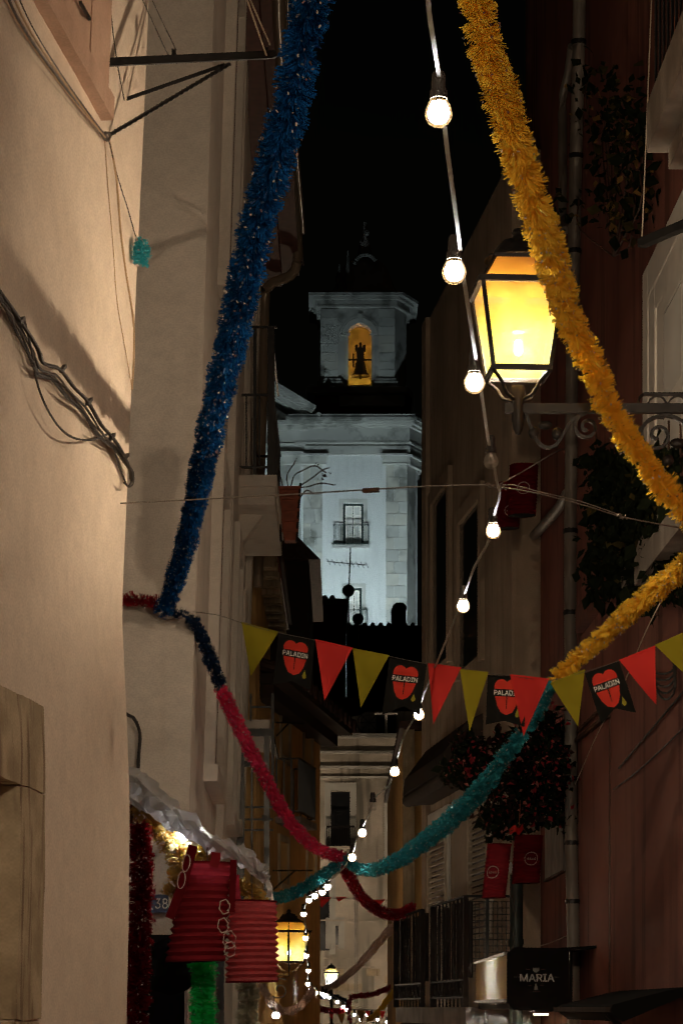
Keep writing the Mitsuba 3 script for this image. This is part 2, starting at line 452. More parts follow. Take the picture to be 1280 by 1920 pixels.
FIL_PLY = mikit.ply(cat([tube(spline([(-0.004, 0, 0.03), (-0.006, 0, 0.0), (-0.008, 0.002, -0.02), (0, 0.003, -0.024), (0.008, 0.002, -0.02), (0.006, 0, 0), (0.004, 0, 0.03)], 0.01), 0.0012, 4), tube([(0, 0, 0.03), (0, 0, 0.0)], 0.004, 6)]), LETTERWHITE)


def bulb(x, y, D, label, lit=True, tilt=(0, 0), small=False, group='lit bulbs of the festoon string'):
    k = thing('light_bulb', label, 'light bulb', group if lit else None)
    M = T4().translate(list(map(float, P(x, y, D) + [0, 0, 0.018]))).rotate([0, 1, 0], tilt[0]).rotate([1, 0, 0], tilt[1])
    part(k, 'socket', SOCKET_PLY, None, to=M)
    if lit:
        area = math.pi * 0.028 ** 2
        part(k, 'globe', SHELL_PLY_S if small else SHELL_PLY, None, to=M)
        part(k, 'light_core', BULB_PLY_S if small else BULB_PLY, None, to=M, emitter={'type': 'area', 'radiance': rgb(BULBCOL * BULB / area), 'sampling_weight': 0.9 if small else 1.0})
    else:
        part(k, 'globe', BULB_CLEAR, None, to=M)
        part(k, 'filament', FIL_PLY, None, to=M)
    return k



# ================================================================== STRUCTURE
def street_z(y):
    return -0.055 * np.clip(np.asarray(y, float) - 14, 0, 90)


gx, gy = np.meshgrid(np.linspace(-60, 60, 31), np.concatenate([np.linspace(-30, 120, 76), np.linspace(140, 900, 20)]))
gv = np.stack([gx, gy, street_z(gy)], -1).reshape(-1, 3)
nx = gx.shape[1]
gi, gj = np.meshgrid(np.arange(gx.shape[0] - 1), np.arange(nx - 1), indexing='ij')
gq = np.stack([gi * nx + gj, gi * nx + gj + 1, (gi + 1) * nx + gj + 1, (gi + 1) * nx + gj], -1).reshape(-1, 4)
structure('ground', trimesh.Trimesh(gv, np.vstack([gq[:, [0, 1, 2]], gq[:, [0, 2, 3]]]), process=False), GROUND)

# ---- near left house
W1 = Wall((-1.825, 4.0), (-0.975, 12.5), 1)
_edge_y = np.array([0, 400, 830, 1000, 1150, 1210, 1500, 1700, 1900])
_edge_x = np.array([279, 262, 243, 236, 229.5, 233, 244, 242, 236])
_edge_z = EYE + (HZ - _edge_y) * 12.5 / F


def w1_lean(z):
    return (np.interp(z, _edge_z[::-1], _edge_x[::-1]) - 250) * 12.5 / F


def w1_map(u, v, w):
    """u along, v height, w depth outward; the old wall leans and is not flat."""
    p = W1.pt(u, v, w)
    p[:, 0] += w1_lean(v)
    p[:, :2] += W1.n * ((meshkit.fbm(np.stack([u * 0.9, v * 0.7, u * 0], -1), 3, 5) - 0.5) * 0.015)[:, None]
    return p


def w1_at(x, y, off=0.0):
    s, z = W1.hit(x, y, off)
    for _ in range(3):
        xx = W1.pt(s, z, off)
        got = CX + F * (xx[0] + w1_lean(z)) / xx[1]
        s2, _z = W1.hit(x - (got - x), y, off)
        s = s + (W1.hit(x, y, off)[0] - W1.hit(got, y, off)[0]) if abs(got - x) > 0.2 else s
        z = EYE + (HZ - y) / F * W1.pt(s, 0, off)[1]
    p = W1.pt(s, z, off)
    p[0] += w1_lean(z)
    return p


def w1_sz(x, y):
    p = w1_at(x, y)
    return float((np.array([p[0] - w1_lean(p[2]), p[1]]) - W1.a) @ W1.t), float(p[2])


h1 = thing('near_house', 'nearest house on the left, cream plaster with a stone door frame', 'building')
SJ, ZL = w1_sz(33, 1470)
sL, zT = w1_sz(77, 1325)
outline = sbox(0, -0.5, W1.L, 9.5)
outline = outline.difference(sbox(SJ - 1.3, -0.6, SJ + 0.03, ZL + 0.03))
m = slab(outline, 0.45)
m = m.subdivide_to_size(0.22)
part(h1, 'wall', mapped(m, lambda u, v, w: w1_map(u, v, w - 0.45)), CREAM, smooth=30)
part(h1, 'side_wall', hexa((-6, 12.3, -0.5), (-1.42, 12.3, -0.5), (-1.42, 12.3, 9.5), (-6, 12.3, 9.5), (0, -9, 0)), CREAM)


def worn(m, seed, amp=0.012):
    m = m.subdivide_to_size(0.06)
    n = meshkit.fbm(m.vertices * 7, 3, seed) - 0.5
    m.vertices = m.vertices + trimesh.Trimesh(m.vertices, m.faces, process=True).centroid * 0 + n[:, None] * amp * np.array([1.0, 1.0, 0.4])
    return m


def w1_block(s0, s1, z0, z1, d0, d1, seed=0, amp=0.012):
    return mapped(worn(bx(s0, s1, z0, z1, d0, d1), seed, amp), w1_map)


dr_ = part(h1, 'door', w1_block(SJ - 1.3, SJ, -0.4, ZL, -0.42, -0.34, 1, 0.0), WOOD)
part(h1, 'lintel_stone', w1_block(SJ - 1.6, sL, ZL, zT, -0.1, 0.012, 2), STONE)
zq = [-0.45, 0.75, 1.55, ZL]
for i in range(3):
    part(h1, 'jamb_stone', w1_block(SJ, sL - 0.01 * (i % 2), zq[i] + 0.004, zq[i + 1] - 0.004, -0.34, 0.012 - 0.004 * (i % 2), 3 + i, 0.02), STONE)
# window surround, upper left
sA, zA = w1_sz(190, 225)
part(h1, 'sill', w1_block(sA - 2.2, sA, zA, zA + 0.10, -0.05, 0.055, 7, 0.008), PINKSTONE)
part(h1, 'window_jamb', w1_block(sA - 0.42, sA - 0.02, zA + 0.10, 9.4, -0.05, 0.03, 8, 0.004), PINKSTONE)
part(h1, 'window_board', w1_block(sA - 2.1, sA - 0.42, zA + 0.10, 9.4, -0.05, 0.024, 9, 0.004), PINKSTONE)
hk = w1_at(160, 20, 0.03)
part(h1, 'shutter_catch', cat([beam(w1_at(150, 2, 0.05), w1_at(168, 34, 0.05), 0.012), beam(w1_at(165, 30, 0.01), w1_at(168, 34, 0.06), 0.012)]), IRON)

# ---- second left house, set forward, its end wall faces down the street to us
def xc(z):
    return -0.79 - 0.031 * (7.8 - z)


Y2 = 16.5
h2 = thing('plastered_house', 'pale plastered house second on the left with iron balconies and a gutter pipe', 'building')
Y2E = 29.5
part(h2, 'wall', hexa((-4, Y2, -2), (xc(-2), Y2, -2), (xc(10), Y2, 10), (-4, Y2, 10), (-0.014 * (Y2E - Y2), Y2E - Y2, 0)), PALE)


def b2(D, z, off=0.0):
    """Point of the street face of the second house."""
    return np.array([xc(z) - 0.014 * (D - Y2) + off, D, z])


def b2block(D0, D1, z0, z1, d0, d1):
    a, b, c, d = b2(D0, z0, d1), b2(D1, z0, d1), b2(D1, z1, d1), b2(D0, z1, d1)
    return hexa(a, b, c, d, (d0 - d1, 0, 0))


def b2D(x, y, off=0.0):
    D = 20.0
    for _ in range(30):
        z = EYE + (HZ - y) * D / F
        D = (xc(z) + 0.014 * Y2 + off) / ((x - CX) / F + 0.014)
    return D, EYE + (HZ - y) * D / F


# corner strip and tall window bays on the street face
for (D0, D1, z0, z1) in ((18.6, 20.6, 3.2, 5.6), (18.4, 20.4, 6.6, 9.3), (23.0, 24.6, 3.2, 5.8), (25.2, 26.6, 6.45, 8.9), (25.4, 26.8, 3.3, 5.6)):
    w = part(h2, 'window', b2block(D0 + 0.18, D1 - 0.18, z0 + 0.1, z1 - 0.18, 0.002, 0.02), WOOD)
    part(w, 'frame', cat([b2block(D0, D0 + 0.18, z0, z1, 0, 0.075), b2block(D1 - 0.18, D1, z0, z1, 0, 0.075), b2block(D0 + 0.18, D1 - 0.18, z1 - 0.18, z1, 0, 0.07)]), PALE)
    part(w, 'sill', b2block(D0 - 0.05, D1 + 0.05, z0 - 0.02, z0 + 0.1, 0, 0.1), PALE)
    part(w, 'shutter', b2block(D0 + 0.2, (D0 + D1) / 2 - 0.01, z0 + 0.1, z1 - 0.18, 0.021, 0.05), REDBROWN)
part(h2, 'pilaster', b2block(21.3, 21.9, -1, 9.2, 0, 0.06), PALE)
part(h2, 'pilaster', b2block(27.9, 28.4, -1, 9.2, 0, 0.06), PALE)
part(h2, 'eave', cat([hexa((-1.2, Y2 - 0.25, 9.78), (-0.47, Y2 - 0.25, 9.78), (-0.47, Y2 - 0.25, 9.9), (-1.2, Y2 - 0.25, 9.9), (0, Y2E - Y2 + 0.5, 0)),
                     hexa((-1.2, Y2 - 0.1, 9.64), (-0.66, Y2 - 0.1, 9.64), (-0.66, Y2 - 0.1, 9.78), (-1.2, Y2 - 0.1, 9.78), (0, Y2E - Y2 + 0.3, 0))]), REDBROWN)
roof2 = trimesh.Trimesh([(-0.42, Y2 - 0.3, 9.9), (-0.42, Y2E + 0.3, 9.9), (-4, Y2E + 0.3, 11.6), (-4, Y2 - 0.3, 11.6), (-0.42, Y2 - 0.3, 9.98), (-0.42, Y2E + 0.3, 9.98), (-4, Y2E + 0.3, 11.7), (-4, Y2 - 0.3, 11.7)],
                        [[0, 2, 1], [0, 3, 2], [4, 5, 6], [4, 6, 7], [0, 1, 5], [0, 5, 4], [1, 2, 6], [1, 6, 5], [2, 3, 7], [2, 7, 6], [3, 0, 4], [3, 4, 7]], process=False)
part(h2, 'roof', roof2, TILE)
# gutter and downpipe
gut = [P(521, -60, 21), P(523, 27, 22), P(533, 190, 24.2), P(543, 300, 26), P(556, 440, 28.6), P(558, 478, 29.0)]
pipe = [P(556, 440, 28.9), P(557, 490, 29.0), P(545, 515, 29.1), P(512, 528, 29.2), P(499, 540, 29.25), P(496, 580, 29.3), P(492, 740, 29.3), P(487, 900, 29.3), P(484, 1100, 29.3)]
g = thing('gutter_pipe', 'cream gutter with a bent rain pipe on the second left house', 'pipe')
part(g, 'gutter', tube(spline(gut, 0.3), 0.062, 12), GUTTER, smooth=50)
part(g, 'gutter_lip', tube(spline([p + np.array([0.075, 0, 0.03]) for p in gut[:-1]], 0.3), 0.02, 8), GUTTER, smooth=50)
part(g, 'downpipe', tube(spline(pipe, 0.06), 0.055, 12), GUTTER, smooth=50)

# upper balcony of the second house
def iron_rail(k, pts, z0, z1, n, mat=IRON, w=0.02, barw=0.014, mids=()):
    """A railing along the ground polyline pts: top rail, bottom rail and balusters."""
    pts = [np.array(p, float) for p in pts]
    for name, z, ww in [('top_rail', z1, w * 1.6), ('bottom_rail', z0, w)] + [('middle_rail', q, w * 0.8) for q in mids]:
        part(k, name, cat([beam((*a, z), (*b, z), ww, w) for a, b in zip(pts[:-1], pts[1:])]), mat)
    seg = [np.linalg.norm(b - a) for a, b in zip(pts[:-1], pts[1:])]
    tot = sum(seg)
    for a, b, L in zip(pts[:-1], pts[1:], seg):
        c = max(1, int(round(n * L / tot)))
        for i in range(c + 1):
            q = a + (b - a) * i / c
            part(k, 'baluster', beam((*q, z0), (*q, z1), barw), mat)


bal = thing('stone_balcony', 'upper stone balcony slab with a black iron railing on the second left house', 'balcony')
D0, D1 = 24.6, 27.4
zs = EYE + (HZ - 945) * D0 / F
xo = -0.615
part(bal, 'slab', bx(-1.2, xo, D0, D1, zs, zs + 0.16), PALE)
part(bal, 'slab_moulding', bx(-1.2, xo + 0.02, D0 - 0.02, D1 + 0.02, zs + 0.162, zs + 0.27), PALE)
part(bal, 'corbel', cat([hexa((-1.15, D0 + 0.5, zs - 0.35), (-1.0, D0 + 0.5, zs - 0.35), (xo - 0.12, D0 + 0.5, zs), (-1.15, D0 + 0.5, zs), (0, 0.22, 0))]), PALE)
z0 = zs + 0.27
iron_rail(bal, [(-1.0, D0 + 0.03), (xo - 0.02, D0 + 0.03), (xo - 0.02, D1 - 0.03), (-1.0, D1 - 0.03)], z0 + 0.08, EYE + (HZ - 738) * D0 / F, 26)
zt = EYE + (HZ - 610) * D0 / F
part(bal, 'corner_post', beam((xo - 0.035, D0 + 0.04, z0), (xo - 0.035, D0 + 0.04, zt), 0.065), IRON)
part(bal, 'wall_post', beam((-0.80, D0 + 0.04, z0), (-0.80, D0 + 0.04, zt), 0.03), IRON)
part(bal, 'frame_bar', cat([beam((-1.05, D0 + 0.04, zt), (xo + 0.02, D0 + 0.04, zt), 0.02), beam((xo - 0.035, D0 + 0.04, zt), (xo - 0.035, D1, zt), 0.02)]), IRON)

# lower iron frame balcony
bal2 = thing('iron_balcony', 'lower black iron balcony frame hanging over the street on the second left house', 'balcony')
E0, E1 = 26.2, 28.6
def q2(x, y, D=E0): return P(x, y, D)
zb = q2(0, 1366)[2]
xa, xb = q2(412, 0)[0], q2(511, 0)[0]
part(bal2, 'slab', bx(-1.2, xb - 0.03, E0, E1, zb, zb + 0.09), PALE)
part(bal2, 'edge_beam', cat([bx(xa, xb, E0 - 0.03, E0 - 0.002, zb - 0.075, zb + 0.0), bx(xb - 0.028, xb, E0, E1, zb - 0.075, zb + 0.0)]), IRON)
for x, y0, y1, w in ((451, 1380, 1700, 0.075), (500, 1380, 1690, 0.055), (472, 1430, 1690, 0.018)):
    a, b = q2(x, y0), q2(x, y1)
    part(bal2, 'post', beam(a, b, w), GLOSSBLACK)
part(bal2, 'collar', cat([beam(q2(435, 1432), q2(470, 1432), 0.05, 0.055), beam(q2(491, 1534), q2(506, 1534), 0.07, 0.06)]), IRON)
for y in (1513, 1536, 1556):
    part(bal2, 'cross_bar', beam(q2(459, y), q2(512, y), 0.018), IRON)
part(bal2, 'side_bar', cat([beam(q2(511, 1300), q2(511, 1500), 0.03), beam(q2(470, 1300), q2(470, 1352), 0.02), beam(q2(470, 1325), q2(511, 1325), 0.02)]), IRON)

# hook-shaped bar low on the second house
ck = single('wall_cable', tube(spline([P(236, 1338, 16.4), P(250, 1345, 16.42), P(260, 1365, 16.44), P(263, 1385, 16.45), P(260, 1420, 16.46), P(257, 1520, 16.46)], 0.03), 0.011, 6), RUBBER,
            'black cable bent in an arch on the pale end wall above the canopy', 'cable', smooth=50)
pl = thing('number_plate', 'dark blue house number plate reading 38 beside the red paper lantern', 'sign')
pa, pb = P(283, 1711, 16.44), P(316, 1677, 16.44)
part(pl, 'plate', bx(pa[0], pb[0], 16.43, 16.46, pa[2], pb[2]), PLATEBLUE)
tm = meshkit.text_mesh('38', 0.062, 0.004)
tm.vertices = np.stack([tm.vertices[:, 0] * 0.8, -tm.vertices[:, 2], tm.vertices[:, 1]], -1)
part(pl, 'number', moved(tm, (pa[0] + 0.022, 16.427, pa[2] + 0.025)), LETTERWHITE)

# ---- third left house: ochre, angled
W3 = Wall((-0.858, 33.0), (-0.30, 37.4), 1)
h3 = thing('ochre_house', 'ochre house further down on the left under a projecting tiled eave', 'building')
Z3 = 5.45
wins3 = []
for x0, y0, x1, y1 in ((525, 1312, 541, 1425), (568, 1352, 583, 1440), (522, 1575, 538, 1660), (574, 1585, 590, 1680)):
    sa, za = W3.hit(x0, y0)
    sb, zb_ = W3.hit(x1, y1)
    wins3.append((sa, sb, zb_, EYE + (HZ - y0) / F * W3.pt(sa, 0)[1]))
poly = sbox(-1.2, -3, W3.L, Z3)
for a, b, c, d in wins3:
    poly = poly.difference(sbox(a, c, b, d))
part(h3, 'wall', W3.plate(poly, -0.3, 0.0), OCHRE)
part(h3, 'end_wall', bx(-6, W3.pt(-1.2, 0)[0], W3.pt(-1.2, 0)[1], 46, -3, Z3 - 0.02), OCHRE)
for a, b, c, d in wins3:
    w = part(h3, 'window', W3.block(a, b, c, d, -0.2, -0.16), DARKGLASS)
    part(w, 'frame', cat([W3.block(a - 0.07, a, c - 0.07, d + 0.08, 0, 0.03), W3.block(b, b + 0.07, c - 0.07, d + 0.08, 0, 0.03), W3.block(a, b, d, d + 0.08, 0, 0.028), W3.block(a, b, c - 0.07, c, 0, 0.05)]), STONE)
    part(w, 'sash', cat([W3.block((a + b) / 2 - 0.02, (a + b) / 2 + 0.02, c, d, -0.155, -0.12), W3.block(a, b, (c + d) / 2 - 0.02, (c + d) / 2 + 0.02, -0.155, -0.125)]), WHITEPAINT)
part(h3, 'eave', cat([W3.block(-1.4, W3.L + 0.3, Z3, Z3 + 0.12, -0.3, 0.42), W3.block(-1.3, W3.L + 0.2, Z3 - 0.16, Z3 - 0.002, -0.1, 0.22)]), BROWNCLOTH)
for i in range(13):
    s = -1.2 + i * 0.5
    part(h3, 'roof_tile', mapped(trimesh.creation.cylinder(0.1, 2.4, sections=8), lambda u, v, w, s=s: W3.pt(s + u, Z3 + 0.14 + v * 0.9 + (w + 1.2) * 0.25, 0.46 - (w + 1.2))), TILE)
part(h3, 'roof', mapped(bx(-1.4, W3.L + 0.3, 0, 4, 0, 0.05), lambda u, v, w: W3.pt(u, Z3 + 0.11 + v * 0.3 + w, 0.4 - v)), TILE)
bl3 = thing('small_balcony', 'small dark iron balcony on the ochre house', 'balcony')
sa, za = W3.hit(560, 1530, 0.3)
sb, zb_ = W3.hit(590, 1540, 0.3)
part(bl3, 'slab', W3.block(sa, sb, za - 0.08, za, 0.002, 0.33), CONCRETE)
g0, g1, g2, g3 = W3.pt(sa, 0, 0.02), W3.pt(sa, 0, 0.3), W3.pt(sb, 0, 0.3), W3.pt(sb, 0, 0.02)
iron_rail(bl3, [g0[:2], g1[:2], g2[:2], g3[:2]], za + 0.06, za + 0.72, 22, barw=0.02)
# white window frames of the ochre house's tall door and a bracket for washing lines
br = thing('line_bracket', 'thin iron bracket with a stay sticking out of the ochre house', 'bracket')
part(br, 'arm', beam(W3.at(512, 1632, 0.02), P(585, 1632, 34.0), 0.018), IRON)
part(br, 'stay', beam(W3.at(512, 1668, 0.02), P(552, 1633, 34.0), 0.014), IRON)
br = thing('line_bracket', 'thin iron bracket high on the ochre house just under its eave', 'bracket')
part(br, 'arm', beam(W3.at(516, 1354, 0.02), P(570, 1356, 34.2), 0.018), IRON)
part(br, 'stay', beam(W3.at(518, 1380, 0.02), P(540, 1357, 34.0), 0.014), IRON)

# ---- gable houses behind, dark against the church
def gable_house(key, x0, x1, y0, y1, z0, ze, zr, mat_w, mat_r):
    part(key, 'wall', bx(x0, x1, y0, y1, z0, ze), mat_w)
    xm = (x0 + x1) / 2
    v = [(x0 - .2, y0 - .2, ze), (x1 + .2, y0 - .2, ze), (xm, y0 - .2, zr), (x0 - .2, y1 + .2, ze), (x1 + .2, y1 + .2, ze), (xm, y1 + .2, zr)]
    part(key, 'roof', trimesh.Trimesh(v, [[0, 1, 2], [3, 5, 4], [0, 2, 5], [0, 5, 3], [1, 4, 5], [1, 5, 2], [0, 3, 4], [0, 4, 1]], process=False), mat_r)


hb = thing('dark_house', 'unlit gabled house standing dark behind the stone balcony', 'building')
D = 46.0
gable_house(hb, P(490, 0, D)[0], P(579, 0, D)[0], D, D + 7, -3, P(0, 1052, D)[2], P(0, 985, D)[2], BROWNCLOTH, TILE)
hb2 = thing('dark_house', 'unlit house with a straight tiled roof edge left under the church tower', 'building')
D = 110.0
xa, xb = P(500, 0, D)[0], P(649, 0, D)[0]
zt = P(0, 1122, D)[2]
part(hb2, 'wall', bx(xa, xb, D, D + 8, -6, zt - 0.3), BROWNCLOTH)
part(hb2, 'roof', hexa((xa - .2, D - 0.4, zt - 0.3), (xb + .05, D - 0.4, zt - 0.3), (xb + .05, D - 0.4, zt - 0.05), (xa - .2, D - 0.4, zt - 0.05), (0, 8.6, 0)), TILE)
part(hb2, 'roof_tile', cat([mapped(trimesh.creation.cylinder(0.12, 8.4, sections=8), lambda u, v, w, i=i: np.stack([xa + i * 0.3 + u, D + 3.6 + w, zt - 0.05 + v], -1)) for i in range(int((xb - xa) / 0.3))]), TILE, kind='stuff')
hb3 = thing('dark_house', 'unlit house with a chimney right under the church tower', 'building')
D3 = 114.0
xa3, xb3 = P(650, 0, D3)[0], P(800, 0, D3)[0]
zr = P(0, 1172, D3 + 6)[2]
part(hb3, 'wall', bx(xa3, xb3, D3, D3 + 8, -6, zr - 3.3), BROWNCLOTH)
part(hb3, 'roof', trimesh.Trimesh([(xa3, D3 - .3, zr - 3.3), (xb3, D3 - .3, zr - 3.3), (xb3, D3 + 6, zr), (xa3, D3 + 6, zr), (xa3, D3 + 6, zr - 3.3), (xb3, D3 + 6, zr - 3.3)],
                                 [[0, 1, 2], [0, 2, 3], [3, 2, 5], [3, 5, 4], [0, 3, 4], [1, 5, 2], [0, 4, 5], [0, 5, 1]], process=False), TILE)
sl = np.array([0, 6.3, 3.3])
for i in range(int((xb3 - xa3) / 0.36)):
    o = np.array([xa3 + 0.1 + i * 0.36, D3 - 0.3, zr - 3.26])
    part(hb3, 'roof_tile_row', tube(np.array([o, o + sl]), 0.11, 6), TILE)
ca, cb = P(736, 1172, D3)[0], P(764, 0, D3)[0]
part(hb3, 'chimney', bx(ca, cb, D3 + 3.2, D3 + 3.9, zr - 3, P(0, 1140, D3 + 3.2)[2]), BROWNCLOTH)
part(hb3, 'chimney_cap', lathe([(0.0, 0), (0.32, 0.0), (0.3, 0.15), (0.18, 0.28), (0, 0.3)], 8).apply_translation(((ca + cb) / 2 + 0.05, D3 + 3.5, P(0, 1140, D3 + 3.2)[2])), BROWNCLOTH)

an = thing('tv_antenna', 'thin television antenna mast in front of the white church tower', 'antenna')
part(an, 'mast', tube([P(657, 1026, 109), P(653, 1130, 109)], 0.028, 6), IRON)
part(an, 'boom', tube([P(613, 1052, 109), P(688, 1059, 109)], 0.018, 5), IRON)
part(an, 'element', cat([tube([P(x - 3, 1047 + (x - 613) * 0.09, 108.7), P(x + 3, 1058 + (x - 613) * 0.09, 109.4)], 0.012, 4) for x in range(616, 690, 9)]), IRON)
for (x, y, r, lab) in ((653, 1107, 11.5, 'upper round satellite dish dark against the church tower'), (671, 1160, 10.5, 'lower round satellite dish dark at the roof edge below the church tower')):
    rr = r * 109 / F
    d = thing('satellite_dish', lab, 'satellite dish')
    c = P(x, y, 108.8)
    m = lathe([(0, 0.05), (rr * 0.5, 0.07), (rr, 0.13), (rr, 0.15), (rr * 0.5, 0.09), (0, 0.07)], 20)
    m.vertices = np.stack([m.vertices[:, 0], -m.vertices[:, 2], m.vertices[:, 1]], -1)
    part(d, 'dish', moved(m, c + [0, 0.1, 0]), IRON, smooth=40)
    part(d, 'stand', beam(c + [0, 0.15, 0], c + [0.02, 0.2, -1.6], 0.05), IRON)

# ---- grey front closing the view
Yc = 68.0
fc = thing('grey_front', 'weathered grey house front closing the end of the alley', 'building')
WC = Wall((-4, Yc), (5, Yc), 1)
def cz(y): return EYE + (HZ - y) * Yc / F
def cs(x): return (x - CX) / F * Yc + 4
holes = []
for x0, y0, x1, y1 in ((620, 1482, 656, 1586), (732, 1488, 768, 1602), (622, 1735, 634, 1772), (590, 1655, 617, 1782), (742, 1640, 775, 1760)):
    holes.append((cs(x0), cs(x1), cz(y1), cz(y0)))
poly = sbox(0, -6, 9, cz(1376))
for a, b, c, d in holes:
    poly = poly.difference(sbox(a, c, b, d))
part(fc, 'wall', WC.plate(poly, -0.5, 0), GREYFRONT)
for i, (a, b, c, d) in enumerate(holes):
    w = part(fc, 'window', WC.block(a, b, c, d, -0.4, -0.35), DARKGLASS)
    part(w, 'frame', cat([WC.block(a - 0.16, a, c - 0.1, d + 0.2, 0, 0.06), WC.block(b, b + 0.16, c - 0.1, d + 0.2, 0, 0.06), WC.block(a, b, d, d + 0.2, 0, 0.055)]), CHSTONE[1])
for y0, y1, d in ((1376, 1384, 0.28), (1408, 1413, 0.16), (1436, 1441, 0.14), (1455, 1459, 0.10)):
    part(fc, 'cornice', WC.block(0, 9, cz(y1) + 0.004, cz(y0) - 0.004, 0.001, d), CHSTONE[1])
for y in (1630, 1724, 1795, 1812):
    part(fc, 'stone_band', WC.block(0, 9, cz(y + 3), cz(y), 0.001, 0.09), GREYFRONT)
r_ = np.random.default_rng(33)
for row, y in enumerate(range(1816, 1890, 14)):
    x = 560.0 - 11 * (row % 2)
    while x < 800:
        w_ = 18 + r_.random() * 10
        part(fc, 'stone_block', WC.block(cs(x) + 0.006, cs(x + w_) - 0.006, cz(y + 14) + 0.006, cz(y) - 0.006, 0.001, 0.03 + 0.03 * r_.random()), (GREYFRONT, STONE, GREYFRONT)[int(r_.integers(3))])
        x += w_
bf = part(fc, 'balcony', WC.block(cs(612), cs(664), cz(1592), cz(1588), 0.001, 0.5), GREYFRONT)
part(bf, 'railing', cat([WC.block(cs(612), cs(664), cz(1553), cz(1550), 0.44, 0.48)] + [WC.block(cs(612 + 4 * i), cs(612 + 4 * i) + 0.02, cz(1588), cz(1553), 0.45, 0.47) for i in range(14)]), MATTIRON)
for x in (664, 668, 727, 731):
    part(fc, 'drain_pipe' if x % 2 else 'strip', WC.block(cs(x), cs(x + 2.5), cz(1880), cz(1625), 0.1, 0.16), PIPE)
part(fc, 'gable', trimesh.Trimesh([(-2.2, Yc + 1, cz(1376)), (5, Yc + 1, cz(1376)), (5, Yc + 1, cz(1325)), (0.9, Yc + 1, cz(1325)), (-0.3, Yc + 1, cz(1345)), (-2.2, Yc + 1, cz(1376))], [[0, 1, 2], [0, 2, 3], [0, 3, 4]], process=False), GREYFRONT)
part(fc, 'roof', hexa((-4.3, Yc + 1.2, cz(1376)), (5, Yc + 1.2, cz(1376)), (5, Yc + 9, cz(1230)), (-4.3, Yc + 9, cz(1230)), (0, 0.3, -0.3)), TILE)
part(fc, 'dormer_window', cat([bx(P(705, 0, Yc)[0], P(742, 0, Yc)[0], Yc + 0.2, Yc + 0.95, cz(1372), cz(1338))]), DARKGLASS)
part(fc, 'dormer_frame', cat([bx(P(702, 0, Yc)[0], P(745, 0, Yc)[0], Yc + 0.1, Yc + 0.3, cz(1337.5), cz(1335)), bx(P(722, 0, Yc)[0], P(726, 0, Yc)[0], Yc + 0.1, Yc + 0.19, cz(1372), cz(1338))]), WHITEPAINT)
ac = thing('ventilator', 'round grey ventilator grille on the roof of the grey front', 'ventilator')
c = P(691, 1355, Yc + 0.6)
m = lathe([(0, 0), (0.2, 0.0), (0.22, 0.05), (0.28, 0.05), (0.3, 0.0), (0.3, -0.3), (0, -0.3)], 20)
m.vertices = np.stack([m.vertices[:, 0], -m.vertices[:, 2], m.vertices[:, 1]], -1)
part(ac, 'housing', moved(m, c), PIPE, smooth=40)
part(ac, 'grille', cat([moved(beam((-0.27 * math.cos(a), -0.06, -0.27 * math.sin(a)), (0.27 * math.cos(a), -0.06, 0.27 * math.sin(a)), 0.02), c) for a in np.arange(4) * math.pi / 4]), IRON)

# ---- right side: red house
W4 = Wall((2.2 + 0.014 * 10, -10.0), (2.2 - 0.014 * 26.5, 26.5), -1)
h4 = thing('red_house', 'dark red plastered house on the right behind the lit street lantern', 'building')
part(h4, 'wall', W4.block(0, W4.L, -1, 13, -4, 0), RED)
for x in (1145,):
    s, z = W4.hit(x, 1500)
    part(h4, 'board_seam', W4.block(s - 0.012, s + 0.012, 1.4, 3.9 if x != 1232 else 3.2, 0.0, 0.011), WOOD)


def w4_rect(x0, y0, x1, y1, off=0.0):
    sa, za = W4.hit(x0, y0, off)
    sb, zb = W4.hit(x1, y1, off)
    return sa, za, sb, zb


# band under the plants, painted lower zone
s1, z1 = W4.hit(1100, 1150)
part(h4, 'string_course', W4.block(W4.hit(1290, 1160)[0] - 3, W4.hit(1095, 1160)[0], z1 - 0.12, z1 + 0.06, 0.001, 0.07), REDBROWN)
part(h4, 'lower_wall', W4.block(0.5, 31.4, -1, z1 - 0.125, 0.0005, 0.006), PINKRED)
# tall window with pale frame
sE, zE = W4.hit(1213, 515)
zbot = 4.55
ww = part(h4, 'window', W4.block(sE - 3.2, sE - 0.95, zbot, zE - 0.5, 0.004, 0.02), DARKGLASS)
part(ww, 'outer_frame', cat([W4.block(sE - 0.24, sE, zbot, zE, 0.001, 0.030), W4.block(sE - 3.4, sE - 0.24, zE - 0.2, zE, 0.001, 0.028)]), WHITEPAINT)
part(ww, 'inner_frame', cat([W4.block(sE - 0.52, sE - 0.245, zbot, zE - 0.205, 0.001, 0.022), W4.block(sE - 3.3, sE - 0.52, zE - 0.36, zE - 0.205, 0.001, 0.020)]), WHITEPAINT)
part(ww, 'moulding', cat([W4.block(sE - 0.60, sE - 0.525, zbot, zE - 0.365, 0.001, 0.032)]), WHITEPAINT)
part(ww, 'sash', cat([W4.block(sE - 0.95, sE - 0.605, zbot, zE - 0.37, 0.001, 0.018), W4.block(sE - 1.9, sE - 1.75, zbot, zE - 0.5, 0.0215, 0.03), W4.block(sE - 1.75, sE - 0.955, 5.15, 5.25, 0.0215, 0.028), W4.block(sE - 3.2, sE - 0.955, zE - 0.5, zE - 0.37, 0.0215, 0.029)]), WHITEPAINT)
part(ww, 'curtain', W4.block(sE - 1.75, sE - 0.96, zbot + 0.01, zE - 0.51, 0.0205, 0.024), CURTAIN)

